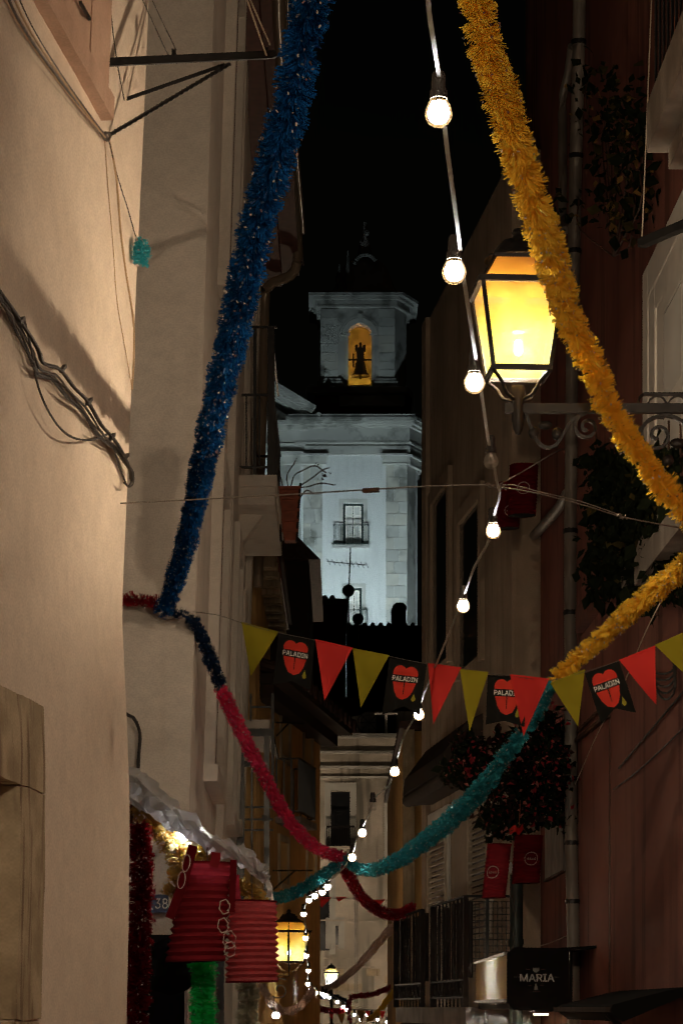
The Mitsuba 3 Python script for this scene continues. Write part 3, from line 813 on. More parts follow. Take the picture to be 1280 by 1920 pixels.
# balcony below that window
rb = thing('window_ledge', 'grey concrete window ledge with a planter under the dark plant at the right edge', 'ledge')
sN, zN = W4.hit(1203, 1070, 0.16)
zr0 = EYE + (HZ - 1070) * 16.6 / F
part(rb, 'slab', W4.block(sN - 3.0, sN + 0.05, zr0 - 0.16, zr0, 0.001, 0.2), CONCRETE)

# upper right balcony with pots
ub = thing('concrete_balcony', 'grey concrete balcony slab at the upper right edge with dark bars above', 'balcony')
sU, zU = W4.hit(1212, 285, 0.5)
part(ub, 'slab', W4.block(sU - 3.2, sU, zU, zU + 0.24, 0.001, 0.5), CONCRETE)
part(ub, 'underside', W4.block(sU - 3.2, sU - 0.06, zU - 0.1, zU - 0.002, 0.001, 0.4), CONCRETE)
iron_rail(ub, [W4.pt(sU - 0.05, 0, 0.03)[:2], W4.pt(sU - 0.05, 0, 0.46)[:2], W4.pt(sU - 3.1, 0, 0.46)[:2]], zU + 0.30, zU + 1.25, 24)
pt_ = thing('flower_pot', 'round terracotta pot on the upper right concrete balcony', 'flower pot')
c = W4.pt(sU - 0.5, zU + 0.24, 0.3)
part(pt_, 'pot', moved(lathe([(0, 0), (0.09, 0), (0.125, 0.2), (0.14, 0.2), (0.14, 0.24), (0.115, 0.24), (0.1, 0.22), (0, 0.22)], 18), c), TERRACOTTA, smooth=40)
bb = thing('line_bracket', 'flat black bracket bar sticking out at the right edge above the pale window', 'bracket')
pe = P(1202, 455, 14.2)
part(bb, 'bar', cat([beam(pe, W4.pt(W4.hit(1300, 455)[0] - 1.6, pe[2], 0.0), 0.05, 0.045)]), IRON)
part(bb, 'cord', tube(spline([P(1203, 446, 14.2), P(1206, 380, 14.2), P(1221, 0, 14.2), P(1224, -80, 14.2)], 0.2), 0.0038, 5), ROPE)

# drain pipes on the red house
dp = thing('drain_pipe', 'tall grey drain pipe with clamps running down the dark red house', 'pipe')
sP, _ = W4.hit(1070, 1000, 0.07)
def pipeline(xs, off, r, step=0.25):
    pts = []
    for x, y in xs:
        s, z = W4.hit(x, y, off)
        pts.append(W4.pt(s, z, off))
    return pts
main = pipeline([(1086, -80), (1085, 60), (1078, 350), (1072, 700), (1069, 1000), (1069, 1200), (1070, 1560), (1074, 1750), (1075, 1960)], 0.07, 0.05)
part(dp, 'pipe', tube(spline(main, 0.2), 0.05, 14), PIPE, smooth=50)
for y in (78, 292, 470, 995, 1148, 1460, 1580, 1690, 1790, 1815):
    x = np.interp(y, [60, 350, 700, 1000, 1560, 1750], [1085, 1078, 1072, 1069, 1070, 1074])
    s, z = W4.hit(x, y, 0.07)
    part(dp, 'clamp', moved(lathe([(0.05, -0.018), (0.058, -0.018), (0.058, 0.018), (0.05, 0.018)], 14), W4.pt(s, z, 0.07)), IRON, smooth=30)
dp2 = thing('drain_pipe', 'short thinner drain pipe joining the tall pipe at the upper right', 'pipe')
part(dp2, 'pipe', tube(spline(pipeline([(1072, 85), (1066, 130), (1055, 180), (1054, 240), (1055, 330), (1054, 400), (1060, 430)], 0.07, 0.03), 0.1), 0.036, 12), PIPE, smooth=50)
dp3 = thing('drain_pipe', 'slanting branch pipe running into the tall drain pipe below the wire', 'pipe')
part(dp3, 'pipe', tube(spline([*pipeline([(1062, 925), (1048, 950), (1018, 985), (992, 1015), (978, 1045)], 0.06, 0.03)], 0.1), [0.045] * 1 + [0.045] * (len(spline([*pipeline([(1062, 925), (1048, 950), (1018, 985), (992, 1015), (978, 1045)], 0.06, 0.03)], 0.1)) - 1), 10), PIPE, smooth=50)
s, z = W4.hit(978, 1010, 0.02)
part(dp3, 'hopper', W4.block(s - 0.25, s + 0.15, EYE + (HZ - 1055) * 26 / F, EYE + (HZ - 960) * 26 / F, 0.001, 0.06), CONCRETE)

# ---- right side: beige house, turned towards the street
W5 = Wall((1.62, 24.8), (0.99, 31.2), -1)
h5 = thing('beige_house', 'weathered beige house on the right with louvred shutters and a balcony', 'building')
part(h5, 'wall', W5.block(0, W5.L, -2, 9.6, -3, 0), BEIGE)
for x0, x1, y0, y1, dd in ((812, 846, 925, 1240, 0.03), (862, 906, 960, 1240, 0.03)):
    sa, za = W5.hit(x0, (y0 + y1) / 2)
    sb, zb = W5.hit(x1, (y0 + y1) / 2)
    dm = (W5.pt(sa, 0)[1] + W5.pt(sb, 0)[1]) / 2
    w = part(h5, 'window', W5.block(min(sa, sb) + 0.08, max(sa, sb) - 0.08, EYE + (HZ - y1) * dm / F, EYE + (HZ - y0) * dm / F, 0.002, 0.012), DARKGLASS)
    a, b = min(sa, sb), max(sa, sb)
    lo, hi = EYE + (HZ - y1) * dm / F, EYE + (HZ - y0) * dm / F
    part(w, 'frame', cat([W5.block(a - 0.1, a + 0.078, lo - 0.1, hi + 0.15, 0.001, 0.05), W5.block(b - 0.078, b + 0.1, lo - 0.1, hi + 0.15, 0.001, 0.05), W5.block(a + 0.078, b - 0.078, hi, hi + 0.15, 0.001, 0.048)]), BEIGE)
for x0, x1, y0, y1, lab in ((884, 921, 1500, 1705, 0), (808, 842, 1540, 1740, 1)):
    sa, sb = W5.hit(x1, 1600)[0], W5.hit(x0, 1600)[0]
    dm = (W5.pt(sa, 0)[1] + W5.pt(sb, 0)[1]) / 2
    lo, hi = EYE + (HZ - y1) * dm / F - 0.3, EYE + (HZ - y0) * dm / F
    sh = part(h5, 'shutter', cat([W5.block(sa, sa + 0.07, lo, hi, 0.001, 0.05), W5.block(sb - 0.07, sb, lo, hi, 0.001, 0.05), W5.block(sa + 0.07, sb - 0.07, hi - 0.08, hi, 0.001, 0.049)]), SHUTTER)
    part(sh, 'backing', W5.block(sa + 0.07, sb - 0.07, lo, hi - 0.08, 0.001, 0.006), WOOD)
    nsl = int((hi - lo) / 0.062)
    for i in range(nsl):
        z = lo + i * (hi - 0.08 - lo) / nsl
        part(sh, 'slat', mapped(bx(sa + 0.07, sb - 0.07, 0, 0.05, 0, 0.011), lambda u, v, w, z=z: W5.pt(u, z + w + (0.05 - v) * 0.85, 0.01 + v * 0.7)), SHUTTER)
    part(h5, 'shutter_frame', cat([W5.block(sa - 0.13, sa - 0.002, lo, hi + 0.13, 0.001, 0.03), W5.block(sb + 0.002, sb + 0.13, lo, hi + 0.13, 0.001, 0.03), W5.block(sa - 0.002, sb + 0.002, hi + 0.002, hi + 0.13, 0.001, 0.029)]), WHITEPAINT)
part(h5, 'corner_strip', W5.block(W5.L - 0.35, W5.L + 0.02, -2, 9.6, 0.001, 0.05), BEIGE)
part(h5, 'corner_strip', W5.block(-0.02, 0.3, -2, 9.6, 0.001, 0.04), BEIGE)
cb_ = single('wall_cable', cat([tube(spline([W5.at(798, 1380, 0.03), W5.at(797, 1600, 0.03), W5.at(795, 1720, 0.03)], 0.3), 0.014, 6), tube(spline([W5.at(800, 1470, 0.03), W5.at(850, 1428, 0.04), W5.at(905, 1395, 0.05), W5.at(955, 1372, 0.03)], 0.2), 0.016, 6)]), RUBBER,
             'black cable running down the beige house by the folded awning', 'cable', smooth=50)
# folded awning
aw = thing('folded_awning', 'folded brown awning hood high on the beige house', 'awning')
sa, sb = W5.hit(850, 1480, 0.3)[0], W5.hit(775, 1500, 0.3)[0]
zA1 = W5.hit(800, 1465, 0.15)[1]
prof = Polygon([(0.0, 0.42), (0.16, 0.34), (0.4, 0.02), (0.42, -0.16), (0.34, -0.28), (0.08, -0.26), (0.0, -0.1)])
part(aw, 'hood', mapped(slab(prof, sb - sa), lambda u, v, w: W5.pt(sa + w, zA1 + v, 0.002 + u)), BROWNCLOTH)
part(aw, 'roller', mapped(trimesh.creation.cylinder(0.075, sb - sa - 0.1, sections=14), lambda u, v, w: W5.pt((sa + sb) / 2 + w, zA1 - 0.22 + v, 0.36 + u)), BROWNCLOTH, smooth=40)

# balcony with packed iron bars
rbk = thing('wide_balcony', 'wide balcony of the beige house with close black iron bars and a wire mesh side', 'balcony')
A, B = np.array([1.14, 24.5]), np.array([0.62, 30.5])
zf0, zf1 = EYE + (HZ - 1882) * 24.5 / F, EYE + (HZ - 1680) * 24.5 / F
def ab(t): return A + (B - A) * t
part(rbk, 'slab', hexa((*ab(0), zf0 - 0.2), (*ab(1), zf0 - 0.2), (*ab(1), zf0 - 0.03), (*ab(0), zf0 - 0.03), (0.6, 0.05, 0)), CONCRETE)
for t0, t1 in ((0.0, 0.42), (0.56, 1.0)):
    for nm, z in (('top_rail', zf1), ('bottom_rail', zf0 + 0.06), ('middle_rail', zf0 + 0.22)):
        part(rbk, nm, beam((*ab(t0), z), (*ab(t1), z), 0.03, 0.018), MATTIRON)
    nb = 9
    for i in range(nb + 1):
        q = ab(t0 + (t1 - t0) * i / nb)
        part(rbk, 'baluster', beam((*q, zf0 - 0.03), (*q, zf1), 0.02 if i % nb else 0.05), MATTIRON)
    for i in range(nb):
        q = ab(t0 + (t1 - t0) * (i + 0.5) / nb)
        th = np.linspace(0, 2 * math.pi, 9)
        part(rbk, 'scroll', tube(np.array([np.array([q[0], q[1], zf0 + 0.14]) + np.array([(B - A)[0] / 6 * 0.05 * math.cos(a), 0.16 * math.cos(a) * 0.55, 0.075 * math.sin(a)]) for a in th]), 0.01, 5), MATTIRON)
    part(rbk, 'reed_screen', cat([tube(np.array([(*(ab(t0 + (t1 - t0) * (i + 0.5) / 26) + np.array([0.05, 0])), zf0 + 0.24), (*(ab(t0 + (t1 - t0) * (i + 0.5) / 26) + np.array([0.05, 0.02 * (i % 3)])), zf1 - 0.02 - 0.03 * RNG.random())]), 0.016 + 0.01 * RNG.random(), 5) for i in range(26) if i % 4 == 0]), MATTIRON, kind='stuff')
gq0 = np.array([1.58, 24.55])
part(rbk, 'top_rail', beam((*ab(0), zf1), (*gq0, zf1), 0.03, 0.022), IRON)
part(rbk, 'mesh_panel', cat([beam((*(ab(0) + (gq0 - ab(0)) * t), zf0 + 0.3), (*(ab(0) + (gq0 - ab(0)) * t), zf1 - 0.05), 0.008) for t in np.linspace(0.1, 0.95, 10)] + [beam((*(ab(0) + (gq0 - ab(0)) * 0.1), z), (*(ab(0) + (gq0 - ab(0)) * 0.95), z), 0.008) for z in np.linspace(zf0 + 0.3, zf1 - 0.05, 12)]), IRON)
part(rbk, 'post', beam((*(ab(0) + (gq0 - ab(0)) * 0.45), zf0), (*(ab(0) + (gq0 - ab(0)) * 0.45), zf1), 0.035), IRON)
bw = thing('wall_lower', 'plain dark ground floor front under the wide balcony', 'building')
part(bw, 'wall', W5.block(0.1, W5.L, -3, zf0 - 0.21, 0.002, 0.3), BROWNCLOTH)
labels[bw]['category'] = 'shopfront'
# next house beyond
h6 = thing('yellowish_house', 'narrow yellowish corner of a house beyond the beige house', 'building')
D = 34.5
part(h6, 'wall', bx(P(756, 0, D)[0], 4, D, D + 12, -3, P(0, 1370, D)[2]), OCHRE)
part(h6, 'quoin', bx(P(755, 0, D)[0], P(777, 0, D)[0], D - 0.06, D - 0.001, -3, P(0, 1368, D)[2]), STONE)
part(h6, 'eave', bx(P(748, 0, D)[0], 4, D - 0.25, D + 12.2, P(0, 1368, D)[2], P(0, 1355, D)[2]), TILE)

# tall ochre house between the balcony and the lower ochre house, with rafter ends under its eave
h7 = thing('tall_ochre_house', 'taller dim ochre house just past the stone balcony with rafter ends under its eave', 'building')
part(h7, 'wall', bx(-6, -0.97, 30.2, 33.6, -2, 6.75), OCHRE)
part(h7, 'eave_board', bx(-1.2, -0.72, 30.0, 36.5, 6.78, 6.86), REDBROWN)
part(h7, 'upper_wall', bx(-6, -0.97, 33.601, 36.4, 5.9, 6.75), OCHRE)
for i in range(9):
    part(h7, 'rafter_end', bx(-0.968, -0.74, 30.3 + i * 0.68, 30.55 + i * 0.68, 6.62, 6.778), STONE)
part(h7, 'roof', hexa((-6, 29.9, 8.6), (-6, 36.6, 8.6), (-0.68, 36.6, 6.862), (-0.68, 29.9, 6.862), (0, 0, 0.12)), TILE)

# ================================================================== CHURCH ON THE HILL
YC = 200.0
KC = YC / F
def hx(x): return (x - CX) * KC
def hz(y): return EYE + (HZ - y) * KC


ch = thing('church', 'floodlit white church with a bell tower rising beyond the alley', 'church')


def plan(x0, x1, xs, y0=0.0, dy=2.0, back=9.0):
    return Polygon([(hx(x0), YC + y0), (hx(x1), YC + y0), (hx(xs), YC + y0 + dy), (hx(xs), YC + y0 + back), (hx(x0), YC + y0 + back)])


def layer(poly, ya, yb, grow=0.0):
    """Extrude a plan between photo rows ya (bottom) and yb (top)."""
    g = poly.buffer(grow, join_style=2) if grow else poly
    m = slab(g, hz(yb) - hz(ya))
    m.apply_translation((0, 0, hz(ya)))
    return m


# front wall of the tower with two window openings, returns behind
WT = Wall((hx(563), YC), (hx(763), YC), 1)
def ts(x): return hx(x) - hx(563)
tw_open = [(643, 681, 942, 1020), (648, 678, 1101, 1172)]
poly = sbox(0, hz(1420), WT.L, hz(836))
for x0, x1, y0, y1 in tw_open:
    poly = poly.difference(sbox(ts(x0), hz(y1), ts(x1), hz(y0)))
tower = part(ch, 'tower', WT.plate(poly, -0.6, 0), CHWHITE)
part(tower, 'core', layer(plan(563, 763, 784).intersection(sbox(-100, YC + 1.6, 100, YC + 50)), 1420, 836), CHWHITE)
part(tower, 'corner_face', hexa((hx(763), YC + 0.002, hz(1420)), (hx(784), YC + 2, hz(1420)), (hx(784), YC + 2, hz(836)), (hx(763), YC + 0.002, hz(836)), (-0.3, 0.3, 0)), CHSTONE[0])
for i, (x0, x1, y0, y1) in enumerate(tw_open):
    w = part(ch, 'window', WT.block(ts(x0), ts(x1), hz(y1), hz(y0), -0.5, -0.45), DARKGLASS)
    part(w, 'surround', cat([WT.block(ts(x0) - 0.3, ts(x0), hz(y1), hz(y0) + 0.3, 0, 0.07), WT.block(ts(x1), ts(x1) + 0.3, hz(y1), hz(y0) + 0.3, 0, 0.07), WT.block(ts(x0), ts(x1), hz(y0), hz(y0) + 0.3, 0, 0.068)]), CHSTONE[0])
    part(w, 'frame', cat([WT.block(ts(x0), ts(x0) + 0.13, hz(y1), hz(y0), -0.44, -0.3), WT.block(ts(x1) - 0.13, ts(x1), hz(y1), hz(y0), -0.44, -0.3), WT.block(ts(x0) + 0.13, ts(x1) - 0.13, hz(y0) - 0.13, hz(y0), -0.44, -0.3)]), GREENIRON)
    xm = (ts(x0) + ts(x1)) / 2
    for k, (a, b) in enumerate(((ts(x0) + 0.16, xm - 0.02), (xm + 0.02, ts(x1) - 0.16))):
        lf = part(w, 'casement', cat([WT.block(a, a + 0.1, hz(y1), hz(y0) - 0.16, -0.43, -0.34), WT.block(b - 0.1, b, hz(y1), hz(y0) - 0.16, -0.43, -0.34)] +
                                    [WT.block(a + 0.1, b - 0.1, hz(y0) - 0.16 - t * 2.5 - 0.1, hz(y0) - 0.16 - t * 2.5, -0.43, -0.345) for t in (0, 0.27, 0.54, 0.9)]), WHITEPAINT)
        part(w, 'curtain', WT.block(a + 0.1, b - 0.1, hz(y1), hz(y0) - 0.26, -0.444, -0.436), CURTAIN)
    bk = part(ch, 'balcony', WT.block(ts(x0) - 0.8, ts(x1) + 0.45, hz(y0 + 84) - 0.05, hz(y0 + 80), 0.002, 0.45), CHSTONE[1])
    zb0, zb1 = hz(y0 + 80) + 0.05, hz(y0 + 43)
    c = [WT.pt(ts(x0) - 0.7, 0, 0.01), WT.pt(ts(x0) - 0.7, 0, 0.41), WT.pt(ts(x1) + 0.38, 0, 0.41), WT.pt(ts(x1) + 0.38, 0, 0.01)]
    iron_rail(bk, [q[:2] for q in c], zb0 + 0.02, zb1, 20, GREENIRON, 0.05, 0.03)

# pilasters of big stone blocks: right corner and left corner
def block_column(x0, x1, ya, yb, d, rows, seed, split=True):
    r = np.random.default_rng(seed)
    yy = np.linspace(ya, yb, rows + 1)
    for i in range(rows):
        cut = [0.0, 1.0]
        if split:
            cut = [0.0, 0.38 if i % 2 else 0.62, 1.0]
        for a, b in zip(cut[:-1], cut[1:]):
            xa, xb = x0 + (x1 - x0) * a, x0 + (x1 - x0) * b
            g = 0.012
            part(ch, 'stone_block', bx(hx(xa) + g, hx(xb) - g, YC - d - 0.02 * r.random(), YC - 0.001, hz(yy[i]) + g, hz(yy[i + 1]) - g), CHSTONE[int(r.integers(3))])


block_column(723, 763, 1415, 872, 0.22, 24, 1)
block_column(568, 604, 1415, 872, 0.12, 20, 2)
# capitals, entablature
tp = plan(563, 763, 784)
for x0, x1 in ((721, 763), (566, 608)):
    for ya, yb, d in ((872, 869, 0.35), (868.6, 857, 0.28), (856.6, 853, 0.55)):
        part(ch, 'capital', bx(hx(x0) - d * 0.5, hx(x1) + (d * 0.5 if x0 < 700 else -0.02), YC - d - 0.2, YC - 0.001, hz(ya), hz(yb)), CHSTONE[0])
for ya, yb, g, mt in ((872, 869, 0.32, 0), (868.6, 857, 0.26, 0), (856.6, 853, 0.5, 0)):
    m = layer(plan(763, 764, 784).intersection(sbox(hx(755), YC, 100, YC + 3)), ya, yb, g)
    part(ch, 'capital', m, CHSTONE[mt])
ent = [(852.8, 836.5, 0.3, 1), (836.2, 833, 0.1, 1), (832.8, 829, 0.42, 0), (828.6, 803, 0.3, 1), (802.6, 798, 0.55, 0), (797.8, 792, 0.85, 0), (791.6, 786, 1.05, 1), (785.6, 780, 0.9, 1)]
for ya, yb, g, mt in ent:
    part(ch, 'cornice', layer(tp, ya, yb, g), CHSTONE[mt])
# church front to the left with its giant pilaster and pediment
fp = Polygon([(hx(330), YC + 0.3), (hx(562), YC + 0.3), (hx(562), YC + 9), (hx(330), YC + 9)])
part(ch, 'front_wall', layer(fp, 1420, 836), CHWHITE)
block_column(519, 562, 1415, 872, -0.2 + 0.35, 20, 3)
part(ch, 'front_pilaster', bx(hx(516), hx(564), YC - 0.1, YC + 0.29, hz(1420), hz(872)), CHSTONE[0])
for ya, yb, d in ((872, 868, 0.25), (867.6, 856, 0.2), (855.6, 849, 0.5)):
    part(ch, 'capital', bx(hx(516) - d, hx(565) + d * 0.3, YC - d - 0.3, YC + 0.29, hz(ya), hz(yb)), CHSTONE[0])
fe = Polygon([(hx(330), YC - 0.1), (hx(564), YC - 0.1), (hx(564), YC + 5), (hx(330), YC + 5)])
for ya, yb, g, mt in ((848, 838, 0.1, 1), (837.6, 832, 0.35, 0), (831.6, 808, 0.2, 1), (807.6, 800, 0.5, 0), (799.6, 792, 0.85, 0)):
    part(ch, 'cornice', layer(fe, ya, yb, g), CHSTONE[mt])
# raking pediment: apex far left
ax, ay = hx(440), hz(702)
for d0, d1, t0, t1 in ((0.4, -0.5, 0.0, 0.35), (0.4, -0.9, 0.36, 0.62), (0.4, -1.15, 0.63, 0.95)):
    ex, ez = hx(580), hz(786)
    nrm = np.array([ez - ay, -(ex - ax)])
    nrm = -nrm / np.linalg.norm(nrm)
    a = np.array([ax, ay]) + nrm * t0
    b = np.array([ex, ez]) + nrm * t0
    a2, b2_ = np.array([ax, ay]) + nrm * t1, np.array([ex, ez]) + nrm * t1
    yq = YC + d1
    part(ch, 'raking_cornice', hexa((a[0], yq, a[1]), (b[0], yq, b[1]), (b2_[0], yq, b2_[1]), (a2[0], yq, a2[1]), (0, d0 - d1 + 2, 0)), CHSTONE[0])
part(ch, 'pediment_field', trimesh.creation.extrude_polygon(Polygon([(hx(330), 0), (hx(566), 0), (hx(440), hz(708) - hz(792)), (hx(330), hz(708) - hz(792))]), 0.5, engine='earcut').apply_transform(trimesh.transformations.rotation_matrix(math.pi / 2, [1, 0, 0])).apply_translation((0, YC + 1.3, hz(792))), CHWHITE)
sc = [P(581, 785, YC - 0.9), P(589, 783, YC - 0.9), P(596, 781, YC - 0.9), P(600, 776, YC - 0.9), P(597, 773.5, YC - 0.9), P(594, 776, YC - 0.9)]
part(ch, 'scroll', tube(spline(sc, 0.05), 0.12, 8), CHSTONE[0], smooth=50)

# attic step and belfry, set back
bp0 = plan(575, 765, 776, 1.8, 2.0, 8.0)
part(ch, 'attic', layer(plan(590, 752, 764, 2.6, 1.5, 7), 790, 726), CHDARK)
part(ch, 'attic_panel', bx(hx(636), hx(760), YC + 2.3, YC + 2.6, hz(746), hz(727)), CHSTONE[2])
part(ch, 'belfry_ledge', layer(bp0, 724, 713, 0.0), CHSTONE[1])
WB = Wall((hx(600), YC + 2.6), (hx(742), YC + 2.6), 1)
def bsx(x): return hx(x) - hx(600)
ax0, ax1, aspr, atop, abot = 652, 698, 612, 588, 706
rad = (bsx(ax1) - bsx(ax0)) / 2
xc_ = (bsx(ax0) + bsx(ax1)) / 2
arch = unary_union([sbox(bsx(ax0), hz(abot), bsx(ax1), hz(aspr)), Point(xc_, hz(aspr)).buffer(rad, 24)])
part(ch, 'belfry_wall', WB.plate(sbox(0, hz(713), WB.L, hz(559)).difference(arch), -0.9, 0), CHSTONE[1])
part(ch, 'belfry_side', hexa((hx(742), YC + 2.602, hz(713)), (hx(764), YC + 4.5, hz(713)), (hx(764), YC + 4.5, hz(559)), (hx(742), YC + 2.602, hz(559)), (-0.5, 0.4, 0)), CHSTONE[1])
part(ch, 'belfry_side', bx(hx(764) - 0.6, hx(764), YC + 4.5, YC + 9, hz(713), hz(559)), CHSTONE[1])
part(ch, 'belfry_side', bx(hx(600), hx(600) + 0.6, YC + 3.5, YC + 9, hz(713), hz(559)), CHSTONE[1])
part(ch, 'belfry_back', bx(hx(600) + 0.6, hx(764) - 0.6, YC + 8.4, YC + 9, hz(713), hz(559)), CHSTONE[2])
part(ch, 'belfry_floor', bx(hx(600) + 0.6, hx(764) - 0.6, YC + 3.5, YC + 8.4, hz(713), hz(711)), CHSTONE[1])
part(ch, 'belfry_ceiling', bx(hx(600) + 0.6, hx(764) - 0.6, YC + 3.5, YC + 8.4, hz(561), hz(559)), CHSTONE[1])
ring = Point(xc_, hz(aspr)).buffer(rad + 0.42, 24).difference(Point(xc_, hz(aspr)).buffer(rad + 0.02, 24)).intersection(sbox(-9, hz(aspr), 20, 200))
part(ch, 'arch_moulding', WB.plate(ring, 0.001, 0.16), CHSTONE[0])
ring2 = Point(xc_, hz(aspr)).buffer(rad + 0.62, 24).difference(Point(xc_, hz(aspr)).buffer(rad + 0.45, 24)).intersection(sbox(-9, hz(aspr), 20, 200))
part(ch, 'arch_moulding', WB.plate(ring2, 0.001, 0.1), CHSTONE[1])
part(ch, 'keystone', WB.block(xc_ - 0.16, xc_ + 0.16, hz(aspr) + rad + 0.02, hz(572), 0.161, 0.3), CHSTONE[0])
for x0, x1 in ((648, 653), (697, 702)):
    part(ch, 'arch_jamb', WB.block(bsx(x0), bsx(x1), hz(abot), hz(aspr), 0.001, 0.12), CHSTONE[0])
    part(ch, 'impost', WB.block(bsx(x0) - 0.12, bsx(x1) + 0.12, hz(aspr + 1), hz(aspr - 4), 0.13, 0.24), CHSTONE[0])
def bcol(x0, x1, seed):
    r = np.random.default_rng(seed)
    yy = np.linspace(694, 562, 9)
    for i in range(8):
        g = 0.012
        part(ch, 'stone_block', WB.block(bsx(x0) + g, bsx(x1) - g, hz(yy[i]) + g, hz(yy[i + 1]) - g, 0.001, 0.14 + 0.02 * r.random()), CHSTONE[int(r.integers(3))])
bcol(601, 634, 5)
bcol(710, 741, 6)
for x0, x1 in ((600, 636), (708, 742)):
    part(ch, 'pilaster_base', cat([WB.block(bsx(x0) - 0.12, bsx(x1) + 0.1, hz(700), hz(694.4), 0.001, 0.32), WB.block(bsx(x0) - 0.25, bsx(x1) + 0.2, hz(712.5), hz(700.4), 0.001, 0.42)]), CHSTONE[1])
bp = plan(600, 742, 764, 2.6, 1.9, 6.4)
for ya, yb, g, mt in ((559, 556, 0.3, 0), (555.6, 546, 0.2, 1), (545.6, 541, 0.55, 0), (540.6, 535, 0.9, 0), (534.6, 531, 0.7, 1)):
    part(ch, 'cornice', layer(bp, ya, yb, g), CHSTONE[mt])
cxb = (hx(600) + hx(764)) / 2
prof = [(3.0, 0), (2.9, 0.5), (2.3, 1.3), (2.0, 2.2), (1.7, 2.9), (1.0, 3.5), (0.55, 3.8), (0.5, 4.4), (0.35, 5.0), (0.12, 5.4), (0.08, 6.4), (0, 6.4)]
part(ch, 'dome', moved(lathe(prof, 20), (cxb + 0.1, YC + 6, hz(531))), CHDOME, smooth=40)
for x, y0, y1, r in ((636, 531, 470, 0.3), (652, 531, 444, 0.34)):
    part(ch, 'pinnacle', moved(lathe([(r, 0), (r * 0.8, 0.2), (r * 0.4, 0.8), (r * 0.9, 1.1), (r, 1.4), (r * 0.5, 1.8), (0.05, hz(y1) - hz(y0)), (0, hz(y1) - hz(y0))], 12), (hx(x), YC + 3.5, hz(531))), CHSTONE[1], smooth=40)
th = np.linspace(0.15 * math.pi, 0.95 * math.pi, 14)
part(ch, 'dormer_arch', tube(np.array([[hx(686) + 0.85 * math.cos(t), YC + 3.6, hz(472) + 0.85 * math.sin(t)] for t in th]), 0.16, 8), CHSTONE[1], smooth=50)
part(ch, 'finial', moved(lathe([(0, 0), (0.16, 0.1), (0.24, 0.35), (0.16, 0.6), (0.06, 0.8), (0, 1.3)], 12), (hx(688), YC + 6, hz(400))), CHSTONE[0], smooth=40)

bell = thing('church_bell', 'dark bronze bell hanging in the orange lit arch of the church tower', 'bell')
bc = np.array([hx(676), YC + 3.4, hz(684)])
part(bell, 'body', moved(lathe([(0, 1.15), (0.25, 1.15), (0.36, 1.0), (0.42, 0.6), (0.52, 0.25), (0.72, 0.0), (0.66, 0.0), (0, 0.2)], 18), bc), BRONZE, smooth=40)
part(bell, 'headstock', cat([bx(bc[0] - 0.28, bc[0] + 0.28, bc[1] - 0.18, bc[1] + 0.18, bc[2] + 1.15, bc[2] + 2.15), bx(bc[0] - 0.4, bc[0] - 0.2, bc[1] - 0.18, bc[1] + 0.18, bc[2] + 1.9, bc[2] + 2.35), bx(bc[0] + 0.2, bc[0] + 0.4, bc[1] - 0.18, bc[1] + 0.18, bc[2] + 1.9, bc[2] + 2.35), bx(bc[0] - 0.1, bc[0] + 0.1, bc[1] - 0.18, bc[1] + 0.18, bc[2] + 2.1, bc[2] + 2.55)]), BRONZE)
part(bell, 'axle', beam((hx(653), bc[1], bc[2] + 1.25), (hx(697), bc[1], bc[2] + 1.25), 0.12), BRONZE)
part(bell, 'clapper', moved(lathe([(0, -0.25), (0.1, -0.2), (0.1, 0), (0.03, 0.1), (0, 0.3)], 8), bc), BRONZE)
part(bell, 'wheel', cat([tube(np.array([[bc[0] - 0.55, bc[1] + 0.5 * math.cos(t), bc[2] + 1.2 + 0.5 * math.sin(t)] for t in np.linspace(0, 2 * math.pi, 13)]), 0.05, 5)]), BRONZE)

bl = thing('belfry_lamp', 'orange lamp on the floor of the church bell chamber', 'lamp')
part(bl, 'housing', moved(lathe([(0, 0), (0.14, 0), (0.14, 0.2), (0, 0.2)], 10), (hx(662), YC + 6.0, hz(711) + 0.005)), IRON)
part(bl, 'lens', moved(lathe([(0.12, 0.21), (0.1, 0.26), (0, 0.28)], 10), (hx(662), YC + 6.0, hz(711) + 0.005)), LAMPGLASS,
     emitter={'type': 'area', 'radiance': rgb([1000.0, 430.0, 50.0]), 'sampling_weight': 1.0})
# floodlights stand on a roof in front of the church
for i, (pos, tgt, inten, cut) in enumerate((((-9.0, 166.0, 13.0), (hx(600), YC, 30.0), 3000.0, 26.0), ((6.5, 168.0, 12.0), (hx(690), YC, 30.0), 1900.0, 26.0))):
    fl = thing('floodlight', f'{("left", "right")[i]} floodlight behind the dark roofs aimed up at the church', 'floodlight')
    pos, tgt = np.array(pos), np.array(tgt)
    d = (tgt - pos) / np.linalg.norm(tgt - pos)
    part(fl, 'housing', beam(pos - d * 0.45, pos - d * 0.1, 0.5, 0.35), IRON)
    part(fl, 'pole', beam(pos - d * 0.3, (pos - d * 0.3) * [1, 1, 0] + [0, 0, -6], 0.12), IRON)
    scene[f'{fl}__beam'] = {'type': 'spot', 'sampling_weight': 3.0, 'intensity': rgb(np.array([0.76, 0.97, 1.03]) * inten), 'cutoff_angle': cut, 'beam_width': cut * 0.15,
                            'to_world': T4().look_at(origin=pos.tolist(), target=tgt.tolist(), up=[0, 0, 1])}

